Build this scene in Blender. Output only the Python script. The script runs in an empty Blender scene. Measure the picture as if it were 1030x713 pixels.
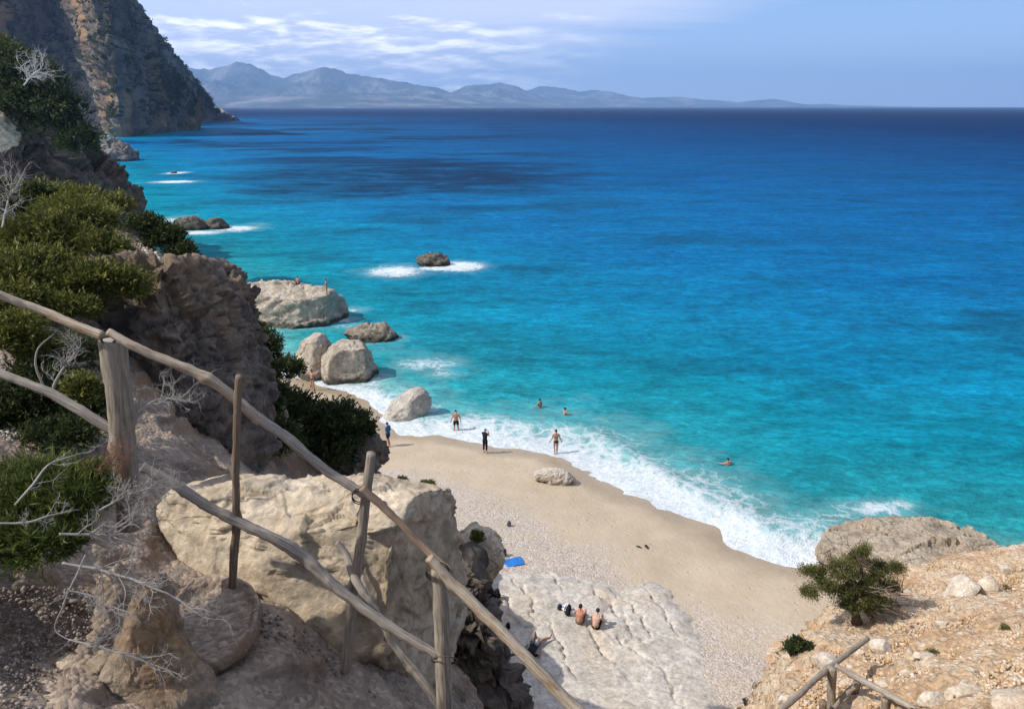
import bpy, bmesh, math, random
import numpy as np
from mathutils import Vector, Matrix, Quaternion

SC = bpy.context.scene
COL = SC.collection
R = math.radians
# ------------------------------------------------------------------ camera
CAMH, PITCH, F = 22.0, R(18.54), 744.0
CP, SP = math.cos(PITCH), math.sin(PITCH)
RT, UP, FW = np.array((1., 0, 0)), np.array((0, SP, CP)), np.array((0, CP, -SP))
CAM = np.array((0, 0, CAMH))

def ray(px, py):
    return RT * ((px - 515) / F) + UP * ((356.5 - py) / F) + FW
def PD(px, py, Y):                      # point of the place seen there at distance Y ahead
    d = ray(px, py); return CAM + d * (Y / d[1])
def PZ(px, py, z):                      # point of the place seen there at height z
    d = ray(px, py); return CAM + d * ((z - CAMH) / d[2])

cd = bpy.data.cameras.new('camera'); cam = bpy.data.objects.new('camera', cd); COL.objects.link(cam)
cam.location = CAM; cam.rotation_euler = (R(90) - PITCH, 0, 0)
cd.sensor_width = 36; cd.lens = F / 1030 * 36; cd.clip_start = .05; cd.clip_end = 120000
SC.camera = cam

# ------------------------------------------------------------------ noise
_rs = np.random.RandomState(7)
_perm = np.concatenate([_rs.permutation(256)] * 3)
_g = _rs.normal(size=(256, 3)); _g /= np.linalg.norm(_g, axis=1)[:, None]
def perlin(P):
    P = np.asarray(P, float); I = np.floor(P).astype(np.int64); f = P - I
    I &= 255
    u = f * f * f * (f * (f * 6 - 15) + 10)
    out = 0
    for dx in (0, 1):
        wx = u[:, 0] if dx else 1 - u[:, 0]
        for dy in (0, 1):
            wy = u[:, 1] if dy else 1 - u[:, 1]
            for dz in (0, 1):
                wz = u[:, 2] if dz else 1 - u[:, 2]
                h = _perm[_perm[_perm[(I[:, 0] + dx) & 255] + ((I[:, 1] + dy) & 255)] + ((I[:, 2] + dz) & 255)]
                g = _g[h]
                out = out + wx * wy * wz * (g[:, 0] * (f[:, 0] - dx) + g[:, 1] * (f[:, 1] - dy) + g[:, 2] * (f[:, 2] - dz))
    return out * 1.6
def fbm(P, oct=5, lac=2.03, gain=.5, ridged=False):
    P = np.asarray(P, float); a, s, t = 1., 0., 0.
    for i in range(oct):
        n = perlin(P + 13.7 * i)
        if ridged: n = 1 - 2 * np.abs(n)
        s = s + a * n; t += a; a *= gain; P = P * lac
    return s / t
def sstep(a, b, x):
    t = np.clip((x - a) / (b - a), 0, 1); return t * t * (3 - 2 * t)
def cell(P):                            # distance to the nearest jittered point and that point's id value
    P = np.asarray(P, float); I = np.floor(P).astype(np.int64); best = np.full(len(P), 9.); val = np.zeros(len(P)); sec = np.full(len(P), 9.)
    for dx in (-1, 0, 1):
        for dy in (-1, 0, 1):
            for dz in (-1, 0, 1):
                J = I + (dx, dy, dz); K = J & 255
                h = _perm[_perm[_perm[K[:, 0]] + K[:, 1]] + K[:, 2]]
                q = J + .5 + _g[h] * .45
                d = ((P - q) ** 2).sum(1)
                m = d < best
                sec = np.where(m, best, np.minimum(sec, d)); val = np.where(m, h / 255., val); best = np.where(m, d, best)
    return np.sqrt(best), np.sqrt(sec), val

def facets(P):
    """Broken rock: every jittered cell is a plane tilted its own way, with clean steps between the cells."""
    P = np.asarray(P, float); I = np.floor(P).astype(np.int64); best = np.full(len(P), 9.); out = np.zeros(len(P))
    for dx in (-1, 0, 1):
        for dy in (-1, 0, 1):
            for dz in (-1, 0, 1):
                J = I + (dx, dy, dz); K = J & 255
                h = _perm[_perm[_perm[K[:, 0]] + K[:, 1]] + K[:, 2]]
                v = P - (J + .5 + _g[h] * .45); d = (v ** 2).sum(1); m = d < best
                best = np.where(m, d, best); out = np.where(m, (v * _g[(h * 7 + 31) & 255]).sum(1) * 1.1 + (h / 255. - .5) * .55, out)
    return out
# ------------------------------------------------------------------ mesh helpers
def tag(o, label=None, cat=None, group=None, kind=None):
    if label: o['label'] = label
    if cat: o['category'] = cat
    if group: o['group'] = group
    if kind: o['kind'] = kind
    return o
def make_mesh(name, V, Fc, smooth=True, attrs=None, uv=None):
    V = np.asarray(V, np.float32); me = bpy.data.meshes.new(name)
    if isinstance(Fc, np.ndarray):
        n, k = Fc.shape
        me.vertices.add(len(V)); me.vertices.foreach_set('co', V.ravel())
        me.loops.add(n * k); me.loops.foreach_set('vertex_index', Fc.astype(np.int32).ravel())
        me.polygons.add(n); me.polygons.foreach_set('loop_start', np.arange(0, n * k, k, dtype=np.int32))
        me.polygons.foreach_set('loop_total', np.full(n, k, np.int32))
        me.update(calc_edges=True)
    else:
        me.from_pydata([tuple(map(float, v)) for v in V], [], [tuple(f) for f in Fc]); me.update()
    if smooth: me.polygons.foreach_set('use_smooth', np.ones(len(me.polygons), bool))
    for k, a in (attrs or {}).items():
        at = me.attributes.new(k, 'FLOAT', 'POINT'); at.data.foreach_set('value', np.asarray(a, np.float32))
    if uv is not None:
        l = me.uv_layers.new(name='UVMap'); vi = np.zeros(len(me.loops), np.int32); me.loops.foreach_get('vertex_index', vi)
        l.data.foreach_set('uv', np.asarray(uv, np.float32)[vi].ravel())
    return me
def link(name, me, mat=None, parent=None, loc=None):
    o = bpy.data.objects.new(name, me); COL.objects.link(o)
    if mat and me: me.materials.append(mat)
    if parent: o.parent = parent
    if loc is not None: o.location = [float(v) for v in loc]
    return o
def obj(name, V, Fc, mat, parent=None, origin=None, **kw):
    V = np.asarray(V, float)
    if origin is not None: V = V - np.asarray(origin)
    return link(name, make_mesh(name, V, Fc, **kw), mat, parent, origin if parent is None else None)
def empty(name, loc, rz=0):
    o = bpy.data.objects.new(name, None); COL.objects.link(o); o.location = [float(v) for v in loc]; o.rotation_euler = (0, 0, rz); o.empty_display_size = .1
    return o
def normals(me):
    n = np.zeros(len(me.vertices) * 3, np.float32); me.vertices.foreach_get('normal', n); return n.reshape(-1, 3)
def coords(me):
    n = np.zeros(len(me.vertices) * 3, np.float32); me.vertices.foreach_get('co', n); return n.reshape(-1, 3).astype(float)
def setco(me, V):
    me.vertices.foreach_set('co', np.asarray(V, np.float32).ravel()); me.update()
def grid_faces(nr, nc):
    i = np.arange(nr - 1)[:, None] * nc + np.arange(nc - 1)[None, :]
    return np.stack([i, i + 1, i + nc + 1, i + nc], -1).reshape(-1, 4)
_ico = {}
def ico(s):
    if s not in _ico:
        bm = bmesh.new(); bmesh.ops.create_icosphere(bm, subdivisions=s, radius=1)
        _ico[s] = (np.array([v.co[:] for v in bm.verts]), np.array([[v.index for v in f.verts] for f in bm.faces])); bm.free()
    return _ico[s]
def tube(pts, rad, sides=10, wob=0., seed=0, sub=6, lump=0.):
    """Tapered, slightly crooked stick through the points -> V, F, uv."""
    pts = np.asarray(pts, float); n = len(pts); rad = np.broadcast_to(np.asarray(rad, float), (n,))
    ts = np.linspace(0, n - 1, (n - 1) * sub + 1); P = []; Rr = []
    for t in ts:
        i = min(int(t), n - 2); f = t - i
        p0, p1, p2, p3 = pts[max(i - 1, 0)], pts[i], pts[i + 1], pts[min(i + 2, n - 1)]
        P.append(.5 * (2 * p1 + (p2 - p0) * f + (2 * p0 - 5 * p1 + 4 * p2 - p3) * f ** 2 + (3 * p1 - p0 - 3 * p2 + p3) * f ** 3))
        Rr.append(rad[i] * (1 - f) + rad[i + 1] * f)
    P = np.array(P); Rr = np.array(Rr)
    if wob: P = P + wob * np.stack([fbm(P * 3 + seed * 3.1 + k * 17, 2) for k in range(3)], 1)
    T = np.gradient(P, axis=0); T /= np.linalg.norm(T, axis=1)[:, None] + 1e-12
    a = np.array((0, 0, 1.)) if abs(T[0, 2]) < .9 else np.array((1., 0, 0))
    L = np.concatenate([[0], np.cumsum(np.linalg.norm(np.diff(P, axis=0), axis=1))])
    V, UV = [], []; th = np.linspace(0, 2 * np.pi, sides, endpoint=False)
    for i in range(len(P)):
        b = np.cross(T[i], a); b /= np.linalg.norm(b) + 1e-12; a = np.cross(b, T[i])
        ring = np.outer(np.cos(th), a) + np.outer(np.sin(th), b)
        V.append(P[i] + ring * Rr[i]); UV.append(np.stack([th / 6.283, np.full(sides, L[i])], 1))
    V = np.concatenate(V); UV = np.concatenate(UV)
    if lump:
        c = np.repeat(P, sides, 0); d = V - c
        rs_ = np.random.RandomState(seed * 7 + 1); kn = np.zeros(len(V)); hw = np.repeat(Rr, sides)
        for _ in range(max(2, int(L[-1] * 5))):
            q = V[rs_.randint(len(V))]; kn += rs_.uniform(.1, .55) * np.exp(-((V - q) ** 2).sum(1) / (hw * rs_.uniform(.45, .9)) ** 2)
        V = c + d * (1 + lump * fbm(V * 22 + seed, 3) + lump * .6 * fbm(V * 7 + seed, 2) + np.clip(kn, 0, .6))[:, None]
    m = len(P); Fc = []
    for i in range(m - 1):
        for k in range(sides):
            k2 = (k + 1) % sides; Fc.append((i * sides + k, i * sides + k2, (i + 1) * sides + k2, (i + 1) * sides + k))
    Fc.append(tuple(range(sides))[::-1]); Fc.append(tuple((m - 1) * sides + k for k in range(sides)))
    return V, Fc, UV
class MB:
    def __init__(s): s.V = []; s.F = []; s.U = []; s.n = 0
    def add(s, V, Fc, UV=None):
        s.V.append(np.asarray(V, float)); s.F += [tuple(int(i) + s.n for i in f) for f in Fc]; s.n += len(V)
        s.U.append(UV if UV is not None else np.zeros((len(V), 2))); return s
    def build(s, name, mat, parent=None, origin=None, smooth=True):
        return obj(name, np.concatenate(s.V), s.F, mat, parent, origin, smooth=smooth, uv=np.concatenate(s.U))

# ------------------------------------------------------------------ materials
class NT:
    def __init__(s, name):
        s.m = bpy.data.materials.new(name); s.m.use_nodes = True; s.t = s.m.node_tree; s.t.nodes.clear()
        s.out = s.t.nodes.new('ShaderNodeOutputMaterial')
    def n(s, typ, ins=None, **kw):
        nd = s.t.nodes.new(typ)
        for k, v in kw.items(): setattr(nd, k, v)
        for k, v in (ins or {}).items(): s.put(nd.inputs[k], v)
        return nd
    def put(s, sock, v):
        if hasattr(v, 'is_output'): s.t.links.new(v, sock)
        elif hasattr(v, 'outputs'): s.t.links.new(v.outputs[0], sock)
        else: sock.default_value = v if not isinstance(v, tuple) or len(v) != 3 or sock.type != 'RGBA' else (*v, 1)
    def math(s, op, a, b=0., clamp=False):
        return s.n('ShaderNodeMath', {0: a, 1: b}, operation=op, use_clamp=clamp).outputs[0]
    def noise(s, vec, scale, detail=4, rough=.55, dist=0.):
        return s.n('ShaderNodeTexNoise', {'Vector': vec, 'Scale': scale, 'Detail': detail, 'Roughness': rough, 'Distortion': dist}).outputs[0]
    def voro(s, vec, scale, feature='F1', out=0, rnd=1.):
        return s.n('ShaderNodeTexVoronoi', {'Vector': vec, 'Scale': scale, 'Randomness': rnd}, feature=feature).outputs[out]
    def ramp(s, fac, stops, interp='LINEAR'):
        r = s.n('ShaderNodeValToRGB', {0: fac}); e = r.color_ramp; e.interpolation = interp
        while len(e.elements) < len(stops): e.elements.new(.5)
        for el, (p, c) in zip(e.elements, stops):
            el.position = p; el.color = (*c, 1) if not isinstance(c, (int, float)) else (c, c, c, 1)
        return r.outputs[0]
    def mix(s, fac, a, b, blend='MIX'):
        nd = s.n('ShaderNodeMix', data_type='RGBA', blend_type=blend); s.put(nd.inputs[0], fac); s.put(nd.inputs[6], a); s.put(nd.inputs[7], b)
        return nd.outputs[2]
    def rng(s, v, a, b, c=0., d=1.):
        return s.n('ShaderNodeMapRange', {0: v, 1: a, 2: b, 3: c, 4: d}).outputs[0]
    def attr(s, name): return s.n('ShaderNodeAttribute', attribute_name=name).outputs['Fac']
    def pos(s): return s.n('ShaderNodeNewGeometry').outputs['Position']
    def objc(s): return s.n('ShaderNodeTexCoord').outputs['Object']
    def scl(s, vec, v): return s.n('ShaderNodeMapping', {'Vector': vec, 'Scale': v}).outputs[0]
    def bump(s, h, strength=.5, dist=.02, normal=None):
        ins = {'Height': h, 'Strength': strength, 'Distance': dist}
        if normal is not None: ins['Normal'] = normal
        return s.n('ShaderNodeBump', ins).outputs[0]
    def bsdf(s, col, rough=.8, normal=None, spec=.3, **kw):
        ins = {'Base Color': col, 'Roughness': rough, 'Specular IOR Level': spec}
        if normal is not None: ins['Normal'] = normal
        ins.update(kw); return s.n('ShaderNodeBsdfPrincipled', ins).outputs[0]
    def done(s, sh): s.t.links.new(sh, s.out.inputs['Surface']); return s.m

def rock_mat(name, lo, mid, hi, stain, sc=1., stain_amt=.5, bump=.6, bd=.05, algae=None, strata=0., streak=False, pit=.5, crack=.4):
    t = NT(name); p = t.pos()
    if streak: p2 = t.scl(p, (1, 1, .18))
    else: p2 = p
    n1 = t.noise(p2, 1.1 * sc, 9, .62, .3)
    c = t.ramp(n1, [(.28, lo), (.5, mid), (.72, hi)])
    n2 = t.noise(p2, .55 * sc, 5, .6)
    c = t.mix(t.math('MULTIPLY', t.rng(n2, .5, .68), stain_amt), c, stain)
    n3 = t.noise(p, 9 * sc, 6, .7)
    c = t.mix(.85, c, t.ramp(n3, [(.28, .5), (.5, .95), (.72, 1.35)]), 'MULTIPLY')
    c = t.mix(.6, c, t.ramp(t.noise(p, 3.1 * sc, 7, .66, .6), [(.32, .6), (.5, 1.), (.66, 1.25)]), 'MULTIPLY')
    w = t.n('ShaderNodeVectorMath', {0: p, 1: t.n('ShaderNodeVectorMath', {0: t.n('ShaderNodeTexNoise', {'Vector': p, 'Scale': 1.5 * sc, 'Detail': 4}).outputs[1], 1: (.9 / sc, .9 / sc, .9 / sc)}, operation='MULTIPLY').outputs[0]}, operation='ADD').outputs[0]
    cr = t.rng(t.voro(w, .9 * sc, 'DISTANCE_TO_EDGE'), 0, .05)
    h = t.math('ADD', t.math('MULTIPLY', t.noise(p, 5 * sc, 10, .72), 1.5), t.math('MULTIPLY', cr, crack))
    pv = t.rng(t.voro(w, 6 * sc), .0, .45)
    h = t.math('ADD', h, t.math('MULTIPLY', pv, .35 * pit))
    if strata:
        z = t.noise(t.scl(w, (.25, .25, 3.2)), 1.2 * sc, 4, .6)
        h = t.math('ADD', h, t.math('MULTIPLY', z, strata))
        c = t.mix(.4 * min(1, strata), c, t.ramp(z, [(.35, .7), (.6, 1.1)]), 'MULTIPLY')
    if algae:
        z = t.n('ShaderNodeSeparateXYZ', {0: p}).outputs[2]
        zz = t.math('ADD', z, t.math('MULTIPLY', t.math('SUBTRACT', t.noise(p, 1.3, 4), .5), -1.2))
        c = t.mix(t.rng(zz, algae[0], algae[0] + .35, .92, 0), c, algae[1])
    return t.done(t.bsdf(c, .9, t.bump(h, bump, bd), .2))

def wood_mat(name, a, b, dark, red=None):
    t = NT(name); uv = t.n('ShaderNodeTexCoord').outputs['UV']
    f = t.noise(t.scl(uv, (22, 3.5, 1)), 1., 7, .65, .6)
    g = t.noise(t.scl(uv, (5, 5, 1)), 1., 5, .6)
    c = t.ramp(f, [(.3, dark), (.47, a), (.68, b)])
    if red: c = t.mix(t.rng(g, .5, .62), c, red)
    c = t.mix(.5, c, t.ramp(t.noise(t.scl(uv, (2, 9, 1)), 1., 5), [(.3, .6), (.65, 1.15)]), 'MULTIPLY')
    h = t.math('ADD', f, t.math('MULTIPLY', g, .6))
    return t.done(t.bsdf(c, .85, t.bump(h, .8, .012), .2))

def leaf_mat(name, a, b, c3, trans=.25):
    t = NT(name); k = t.attr('tint')
    c = t.ramp(k, [(0., a), (.55, b), (1., c3)])
    d = t.bsdf(c, .6, None, .25); tr = t.n('ShaderNodeBsdfTranslucent', {0: c}).outputs[0]
    m = t.n('ShaderNodeMixShader', {0: trans, 1: d, 2: tr}).outputs[0]
    return t.done(m)
def plain(name, col, rough=.8, var=.25, sc=20., spec=.3, bump=0.):
    t = NT(name); p = t.objc(); n = t.noise(p, sc, 4)
    c = t.mix(1., col, t.ramp(n, [(.3, 1 - var), (.7, 1 + var * .6)]), 'MULTIPLY')
    return t.done(t.bsdf(c, rough, t.bump(n, bump, .01) if bump else None, spec))

# ------------------------------------------------------------------ light and sky
SUN_EL, SUN_AZ = R(47), R(195)          # azimuth of the sun measured from +X towards +Y
sdir = Vector((math.cos(SUN_EL) * math.cos(SUN_AZ), math.cos(SUN_EL) * math.sin(SUN_AZ), math.sin(SUN_EL)))
sl = bpy.data.lights.new('sun', 'SUN'); sl.energy = 4.7; sl.angle = R(.53); sl.color = (1, .955, .89)
so = bpy.data.objects.new('sun', sl); COL.objects.link(so); so.location = (0, 0, 300)
so.rotation_euler = (-sdir).to_track_quat('-Z', 'Y').to_euler()
W = bpy.data.worlds.new('World'); SC.world = W; W.use_nodes = True
def build_world():
    t = NT('tmp'); t.t = W.node_tree; t.t.nodes.clear(); bpy.data.materials.remove(t.m)
    out = t.n('ShaderNodeOutputWorld')
    sky = t.n('ShaderNodeTexSky', sky_type='NISHITA', sun_disc=False, sun_elevation=SUN_EL, sun_rotation=math.atan2(sdir.x, sdir.y), altitude=20., air_density=1., dust_density=.35, ozone_density=3.)
    d = t.n('ShaderNodeTexCoord').outputs['Generated']
    sp = t.n('ShaderNodeSeparateXYZ', {0: d}); x, y, z = sp.outputs
    zz = t.math('MAXIMUM', z, 0.)
    inv = t.math('DIVIDE', 1., t.math('ADD', zz, .05))
    cv = t.n('ShaderNodeCombineXYZ', {0: t.math('MULTIPLY', x, inv), 1: t.math('MULTIPLY', y, inv), 2: 0.}).outputs[0]
    az = t.math('DIVIDE', x, t.math('MAXIMUM', y, .05))
    # high thin veil, ends towards the open sea
    wv = t.noise(cv, .22, 6, .6, .4)
    edge = t.math('ADD', t.math('SUBTRACT', .40, az), t.math('MULTIPLY', t.math('SUBTRACT', zz, .115), 5.))
    edge = t.math('ADD', edge, t.math('MULTIPLY', t.math('SUBTRACT', t.noise(t.scl(cv, (.35, 1.2, 1)), .5, 5, .6), .5), .9))
    veil = t.math('MULTIPLY', t.rng(edge, .0, .28), t.rng(wv, .2, .55, .62, 1.))
    veil = t.math('MULTIPLY', veil, t.rng(zz, .01, .07))
    # heaped clouds low over the hills: stretched along the horizon
    hv = t.n('ShaderNodeCombineXYZ', {0: t.math('MULTIPLY', az, 11.), 1: t.math('MULTIPLY', zz, 58.), 2: 0.}).outputs[0]
    cu = t.noise(hv, .95, 8, .58, .25)
    band = t.math('MULTIPLY', t.rng(zz, .008, .022), t.rng(zz, .125, .085))
    cu = t.math('ADD', t.math('MULTIPLY', cu, .62), t.math('MULTIPLY', t.noise(t.scl(hv, (.42, .5, 1)), .95, 5, .55), .38))
    cum = t.math('MULTIPLY', t.rng(t.math('ADD', cu, t.math('MULTIPLY', t.math('SUBTRACT', band, 1.), .3)), .37, .50), t.rng(az, .14, -.10))
    cu2 = t.math('ADD', t.math('MULTIPLY', t.noise(t.scl(hv, (.42, .5, 1)), .95, 5, .55), .38), t.math('MULTIPLY', .62, t.noise(t.n('ShaderNodeVectorMath', {0: hv, 1: (.12, .42, 0)}, operation='ADD').outputs[0], .95, 8, .58, .25)))
    lit = t.rng(t.math('SUBTRACT', cu, cu2), -.05, .09)
    base = t.mix(t.rng(zz, .0, .6, .9, .0), sky.outputs[0], t.mix(t.rng(zz, 0., .13), (7.6, 10.2, 14.6), (4.4, 7.6, 13.4)))
    hi = t.rng(zz, .18, .5)
    base = t.mix(hi, base, t.mix(1., sky.outputs[0], (.66, .66, .68), 'MULTIPLY'))
    c = t.mix(t.math('MULTIPLY', veil, .85), base, (10.5, 11.2, 14.2))
    c = t.mix(t.math('MULTIPLY', cum, .8), c, t.mix(lit, (9.0, 9.9, 13.2), (22.5, 22., 22.)))
    bg = t.n('ShaderNodeBackground', {0: c, 1: .085})
    t.t.links.new(bg.outputs[0], out.inputs[0])
build_world()
vs = SC.view_settings; vs.view_transform = 'Standard'; vs.look = 'None'; vs.exposure = 0.1; vs.gamma = 1; vs.use_curve_mapping = False
SC.render.engine = 'CYCLES'; cy = SC.cycles
cy.use_denoising = True; cy.max_bounces = 6; cy.diffuse_bounces = 3; cy.glossy_bounces = 2; cy.transmission_bounces = 4; cy.transparent_max_bounces = 6; cy.volume_bounces = 0
cy.caustics_reflective = cy.caustics_refractive = False; cy.sample_clamp_indirect = 6
# ------------------------------------------------------------------ coast line and beach
_wash = [(830, 563), (800, 567), (760, 560), (737, 552), (722, 532), (690, 519), (665, 508), (620, 492), (580, 468), (550, 457), (500, 449), (470, 442), (440, 438), (402, 438), (386, 424), (372, 405), (350, 392), (320, 388), (285, 378)]
_coast = [(120., -30.), (45., 20.), (33., 28.5)] + [tuple(PZ(a, b, 0.)[:2]) for a, b in _wash] + [(-27., 72.), (-36., 82.), (-47., 100.), (-68., 130.), (-108., 178.), (-150., 250.), (-240., 380.), (-440., 520.), (-350., 580.), (-309., 576.), (-318., 640.), (-324., 730.), (-345., 765.), (-420., 800), (-560., 1150.), (-580., 1260.)]
COAST = np.array(_coast)
LAND = np.concatenate([COAST, [(-3000., 3000.), (-3000., -600.), (120., -600.)]])
def coastdist(X, Y):
    X = np.asarray(X, float); Y = np.asarray(Y, float); best = np.full(X.shape, 1e9)
    for (x0, y0), (x1, y1) in zip(COAST[:-1], COAST[1:]):
        dx, dy = x1 - x0, y1 - y0
        t = np.clip(((X - x0) * dx + (Y - y0) * dy) / (dx * dx + dy * dy), 0, 1)
        best = np.minimum(best, np.hypot(X - x0 - t * dx, Y - y0 - t * dy))
    ins = np.zeros(X.shape, bool); n = len(LAND)
    for i in range(n):
        (x0, y0), (x1, y1) = LAND[i], LAND[(i + 1) % n]
        c = (y0 > Y) != (y1 > Y)
        ins ^= c & (X < (x1 - x0) * (Y - y0) / (y1 - y0 + 1e-12) + x0)
    return np.where(ins, best, -best)
def beach_z(X, Y):
    X = np.asarray(X, float); Y = np.asarray(Y, float)
    s = coastdist(X, Y) + .55 * perlin(np.stack([X * .33, Y * .33, X * 0], -1).reshape(-1, 3)).reshape(X.shape)
    z = np.where(s > 0, 2.1 * (1 - np.exp(-np.clip(s, 0, 60) * .075)), np.maximum(.14 * s, -3.5))
    return z + .05 * np.clip(s / 4, 0, 1) * perlin(np.stack([X * .45, Y * .45, X * 0 + 4], -1).reshape(-1, 3)).reshape(X.shape), s
def PB(px, py):                          # point of the beach seen there
    z = 0.5
    for _ in range(6):
        p = PZ(px, py, z); z = float(beach_z([p[0]], [p[1]])[0][0])
    return PZ(px, py, z)

def m_beach():
    t = NT('beach'); p = t.pos(); s = t.attr('inland')
    s = t.math('ADD', s, t.math('MULTIPLY', t.math('SUBTRACT', t.noise(p, .22, 5, .6), .5), 3.4))
    cell_ = t.n('ShaderNodeTexVoronoi', {'Vector': p, 'Scale': 13.})
    grv = t.ramp(t.n('ShaderNodeSeparateColor', {0: cell_.outputs['Color']}).outputs[0], [(0., (.33, .275, .22)), (.4, (.42, .355, .29)), (.7, (.48, .41, .345)), (1., (.57, .51, .44))])
    grv = t.mix(.5, grv, t.ramp(t.noise(p, 3, 6, .7), [(.3, .75), (.7, 1.12)]), 'MULTIPLY')
    fine = t.noise(p, 26, 4, .7)
    sand = t.mix(.5, t.ramp(t.noise(p, .6, 5), [(.3, (.42, .335, .23)), (.7, (.49, .40, .285))]), t.ramp(fine, [(.3, .72), (.7, 1.2)]), 'MULTIPLY')
    g = t.rng(t.math('ADD', s, t.math('MULTIPLY', t.math('SUBTRACT', t.noise(p, .5, 6, .65), .5), 7.)), 5.6, 8.6)
    st2 = t.math('MULTIPLY', t.rng(t.noise(t.scl(p, (.35, .9, 1)), .55, 5, .6), .52, .62), .75)
    c = t.mix(t.math('MULTIPLY', g, t.math('SUBTRACT', 1., t.math('MULTIPLY', st2, t.rng(s, 14., 7.)))), sand, grv)
    wet = t.rng(s, 2.3, 1.0, 0, 1)
    c = t.mix(wet, c, t.mix(1., c, (.74, .70, .64), 'MULTIPLY'))
    h = t.math('ADD', t.math('MULTIPLY', t.math('MULTIPLY', t.voro(p, 13.), -1.), g), t.math('MULTIPLY', fine, .35))
    h = t.math('ADD', h, t.math('MULTIPLY', t.noise(p, 1.6, 5), 1.2))
    fp = t.math('MULTIPLY', t.rng(t.voro(p, 1.7), .0, .22, -1., 0.), t.rng(s, 1.5, 4.))
    nb = t.bump(h, .55, .06, t.bump(t.math('ADD', fp, t.math('MULTIPLY', t.noise(p, 3.4, 4, .6), .9)), .5, .09))
    return t.done(t.bsdf(c, t.rng(wet, 0, 1, .9, .35), nb, .25))
xs = np.linspace(-34, 44, 313); ys = np.linspace(10, 76, 265)
X, Y = np.meshgrid(xs, ys); Z, S_ = beach_z(X, Y)
tag(obj('beach', np.stack([X, Y, Z], -1).reshape(-1, 3), grid_faces(*X.shape), m_beach(), attrs={'inland': S_.ravel()}), 'beach of tan wet sand along the wash and pinkish grey pebbles higher up', 'beach', kind='structure')

# ------------------------------------------------------------------ sea
FOAM = []                                # x, y, rx, ry, strength
def foam_px(px, py, rx, ry, k, z=0.):
    p = PZ(px, py, z); FOAM.append((p[0], p[1], rx, ry, k))
foam_px(398, 273, 5.6, 5.2, .95); foam_px(462, 268, 4.6, 4.4, 1.15); foam_px(437, 270, 3.4, 2.2, 1.0); foam_px(385, 277, 3.5, 2.5, .6)
foam_px(432, 366, 4.2, 2.8, .75); foam_px(440, 376, 3.2, 2.2, .55); foam_px(408, 372, 3, 2, .4)
foam_px(238, 230, 5.5, 5, .95); foam_px(200, 234, 6, 3, 1.0); foam_px(170, 222, 5, 9, .7); foam_px(258, 226, 4, 4, .5)
foam_px(178, 174, 4.5, 6, 1.1); foam_px(176, 183, 8, 5.5, 1.1); foam_px(150, 184, 10, 3, .5); foam_px(160, 176, 6, 3, .4)
foam_px(300, 330, 5, 1.6, .5); foam_px(262, 326, 4, 2, .5); foam_px(372, 384, 2.4, 2.4, .8); foam_px(395, 352, 4, 3, .35); foam_px(335, 322, 3.4, 2.2, .85); foam_px(352, 312, 2.6, 2.6, .6); foam_px(345, 328, 3, 2, .6); foam_px(395, 340, 2.4, 1.8, .6); foam_px(372, 345, 3, 1.2, .5)
foam_px(880, 512, 3.5, 1.6, .75); foam_px(905, 507, 2, 1, .7); foam_px(835, 520, 3, 2, .6)
foam_px(218, 276, 3, 5, .6); foam_px(236, 284, 2, 2, .6); foam_px(250, 330, 6, 2, .45)
foam_px(222, 123.5, 22, 26, .8); foam_px(135, 157, 16, 5, .6)
# how far out the broken wash reaches along the beach, by x
_bx = np.array([-30, -20, -14, -9, -6, -2, 2, 6, 10, 14, 18, 24, 34.]); _bw = np.array([2.2, 2.6, 3.0, 5.5, 7.4, 7.6, 8.6, 10.2, 9.6, 8.6, 6.2, 2.8, 2.])
def foam_at(X, Y, s):
    w = np.interp(X, _bx, _bw); o = np.clip(-s, 0, None) / w
    near = np.where((Y < 66) & (Y > 24), np.clip(1.22 - .98 * o ** .6, 0, 1.15), 0)
    f = near
    for x, y, rx, ry, k in FOAM:
        f = np.maximum(f, k * np.exp(-(((X - x) / rx) ** 2 + ((Y - y) / ry) ** 2) * 1.1))
    return np.maximum(f, np.where(Y >= 66, np.where(Y > 110, .2, .6) * np.exp(-np.clip(-s, 0, None) / 2.2), 0))
def graded(a, b, step, lo, hi, g=1.14, near=(0, 0), gn=1.025):
    c = list(np.arange(a, b + 1e-6, step)); st = step
    while c[-1] < hi: st *= gn if c[-1] < near[1] else g; c.append(c[-1] + st)
    st = step
    while c[0] > lo: st *= gn if c[0] > near[0] else g; c.insert(0, c[0] - st)
    return np.array(c)
xs = graded(-50, 46, .42, -14000, 14000, 1.14, (-130, 46)); ys = graded(22, 112, .42, 4, 17000, 1.12, (22, 300))
X, Y = np.meshgrid(xs, ys); s = coastdist(X, Y); fo = foam_at(X, Y, s)
P2 = np.stack([X, Y, X * 0], -1).reshape(-1, 3)
nearm = ((X > -60) & (X < 56) & (Y < 125)).ravel()
z = np.zeros(P2.shape[0]); q = P2[nearm]
z[nearm] = .07 * fbm(q * .22, 3) + (.16 * np.clip(fo.ravel()[nearm], 0, 1) * fbm(q * .6 + 9, 4))
sv = s.ravel()
z += .32 * np.exp(-((sv + 3.4 + 1.2 * np.sin(P2[:, 0] * .35)) / 1.1) ** 2) * (nearm & (P2[:, 1] < 60)) * (.35 + .65 * np.clip(np.interp(P2[:, 0], [-12, 4, 12, 20], [.2, .8, 1, .3]), 0, 1))
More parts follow.
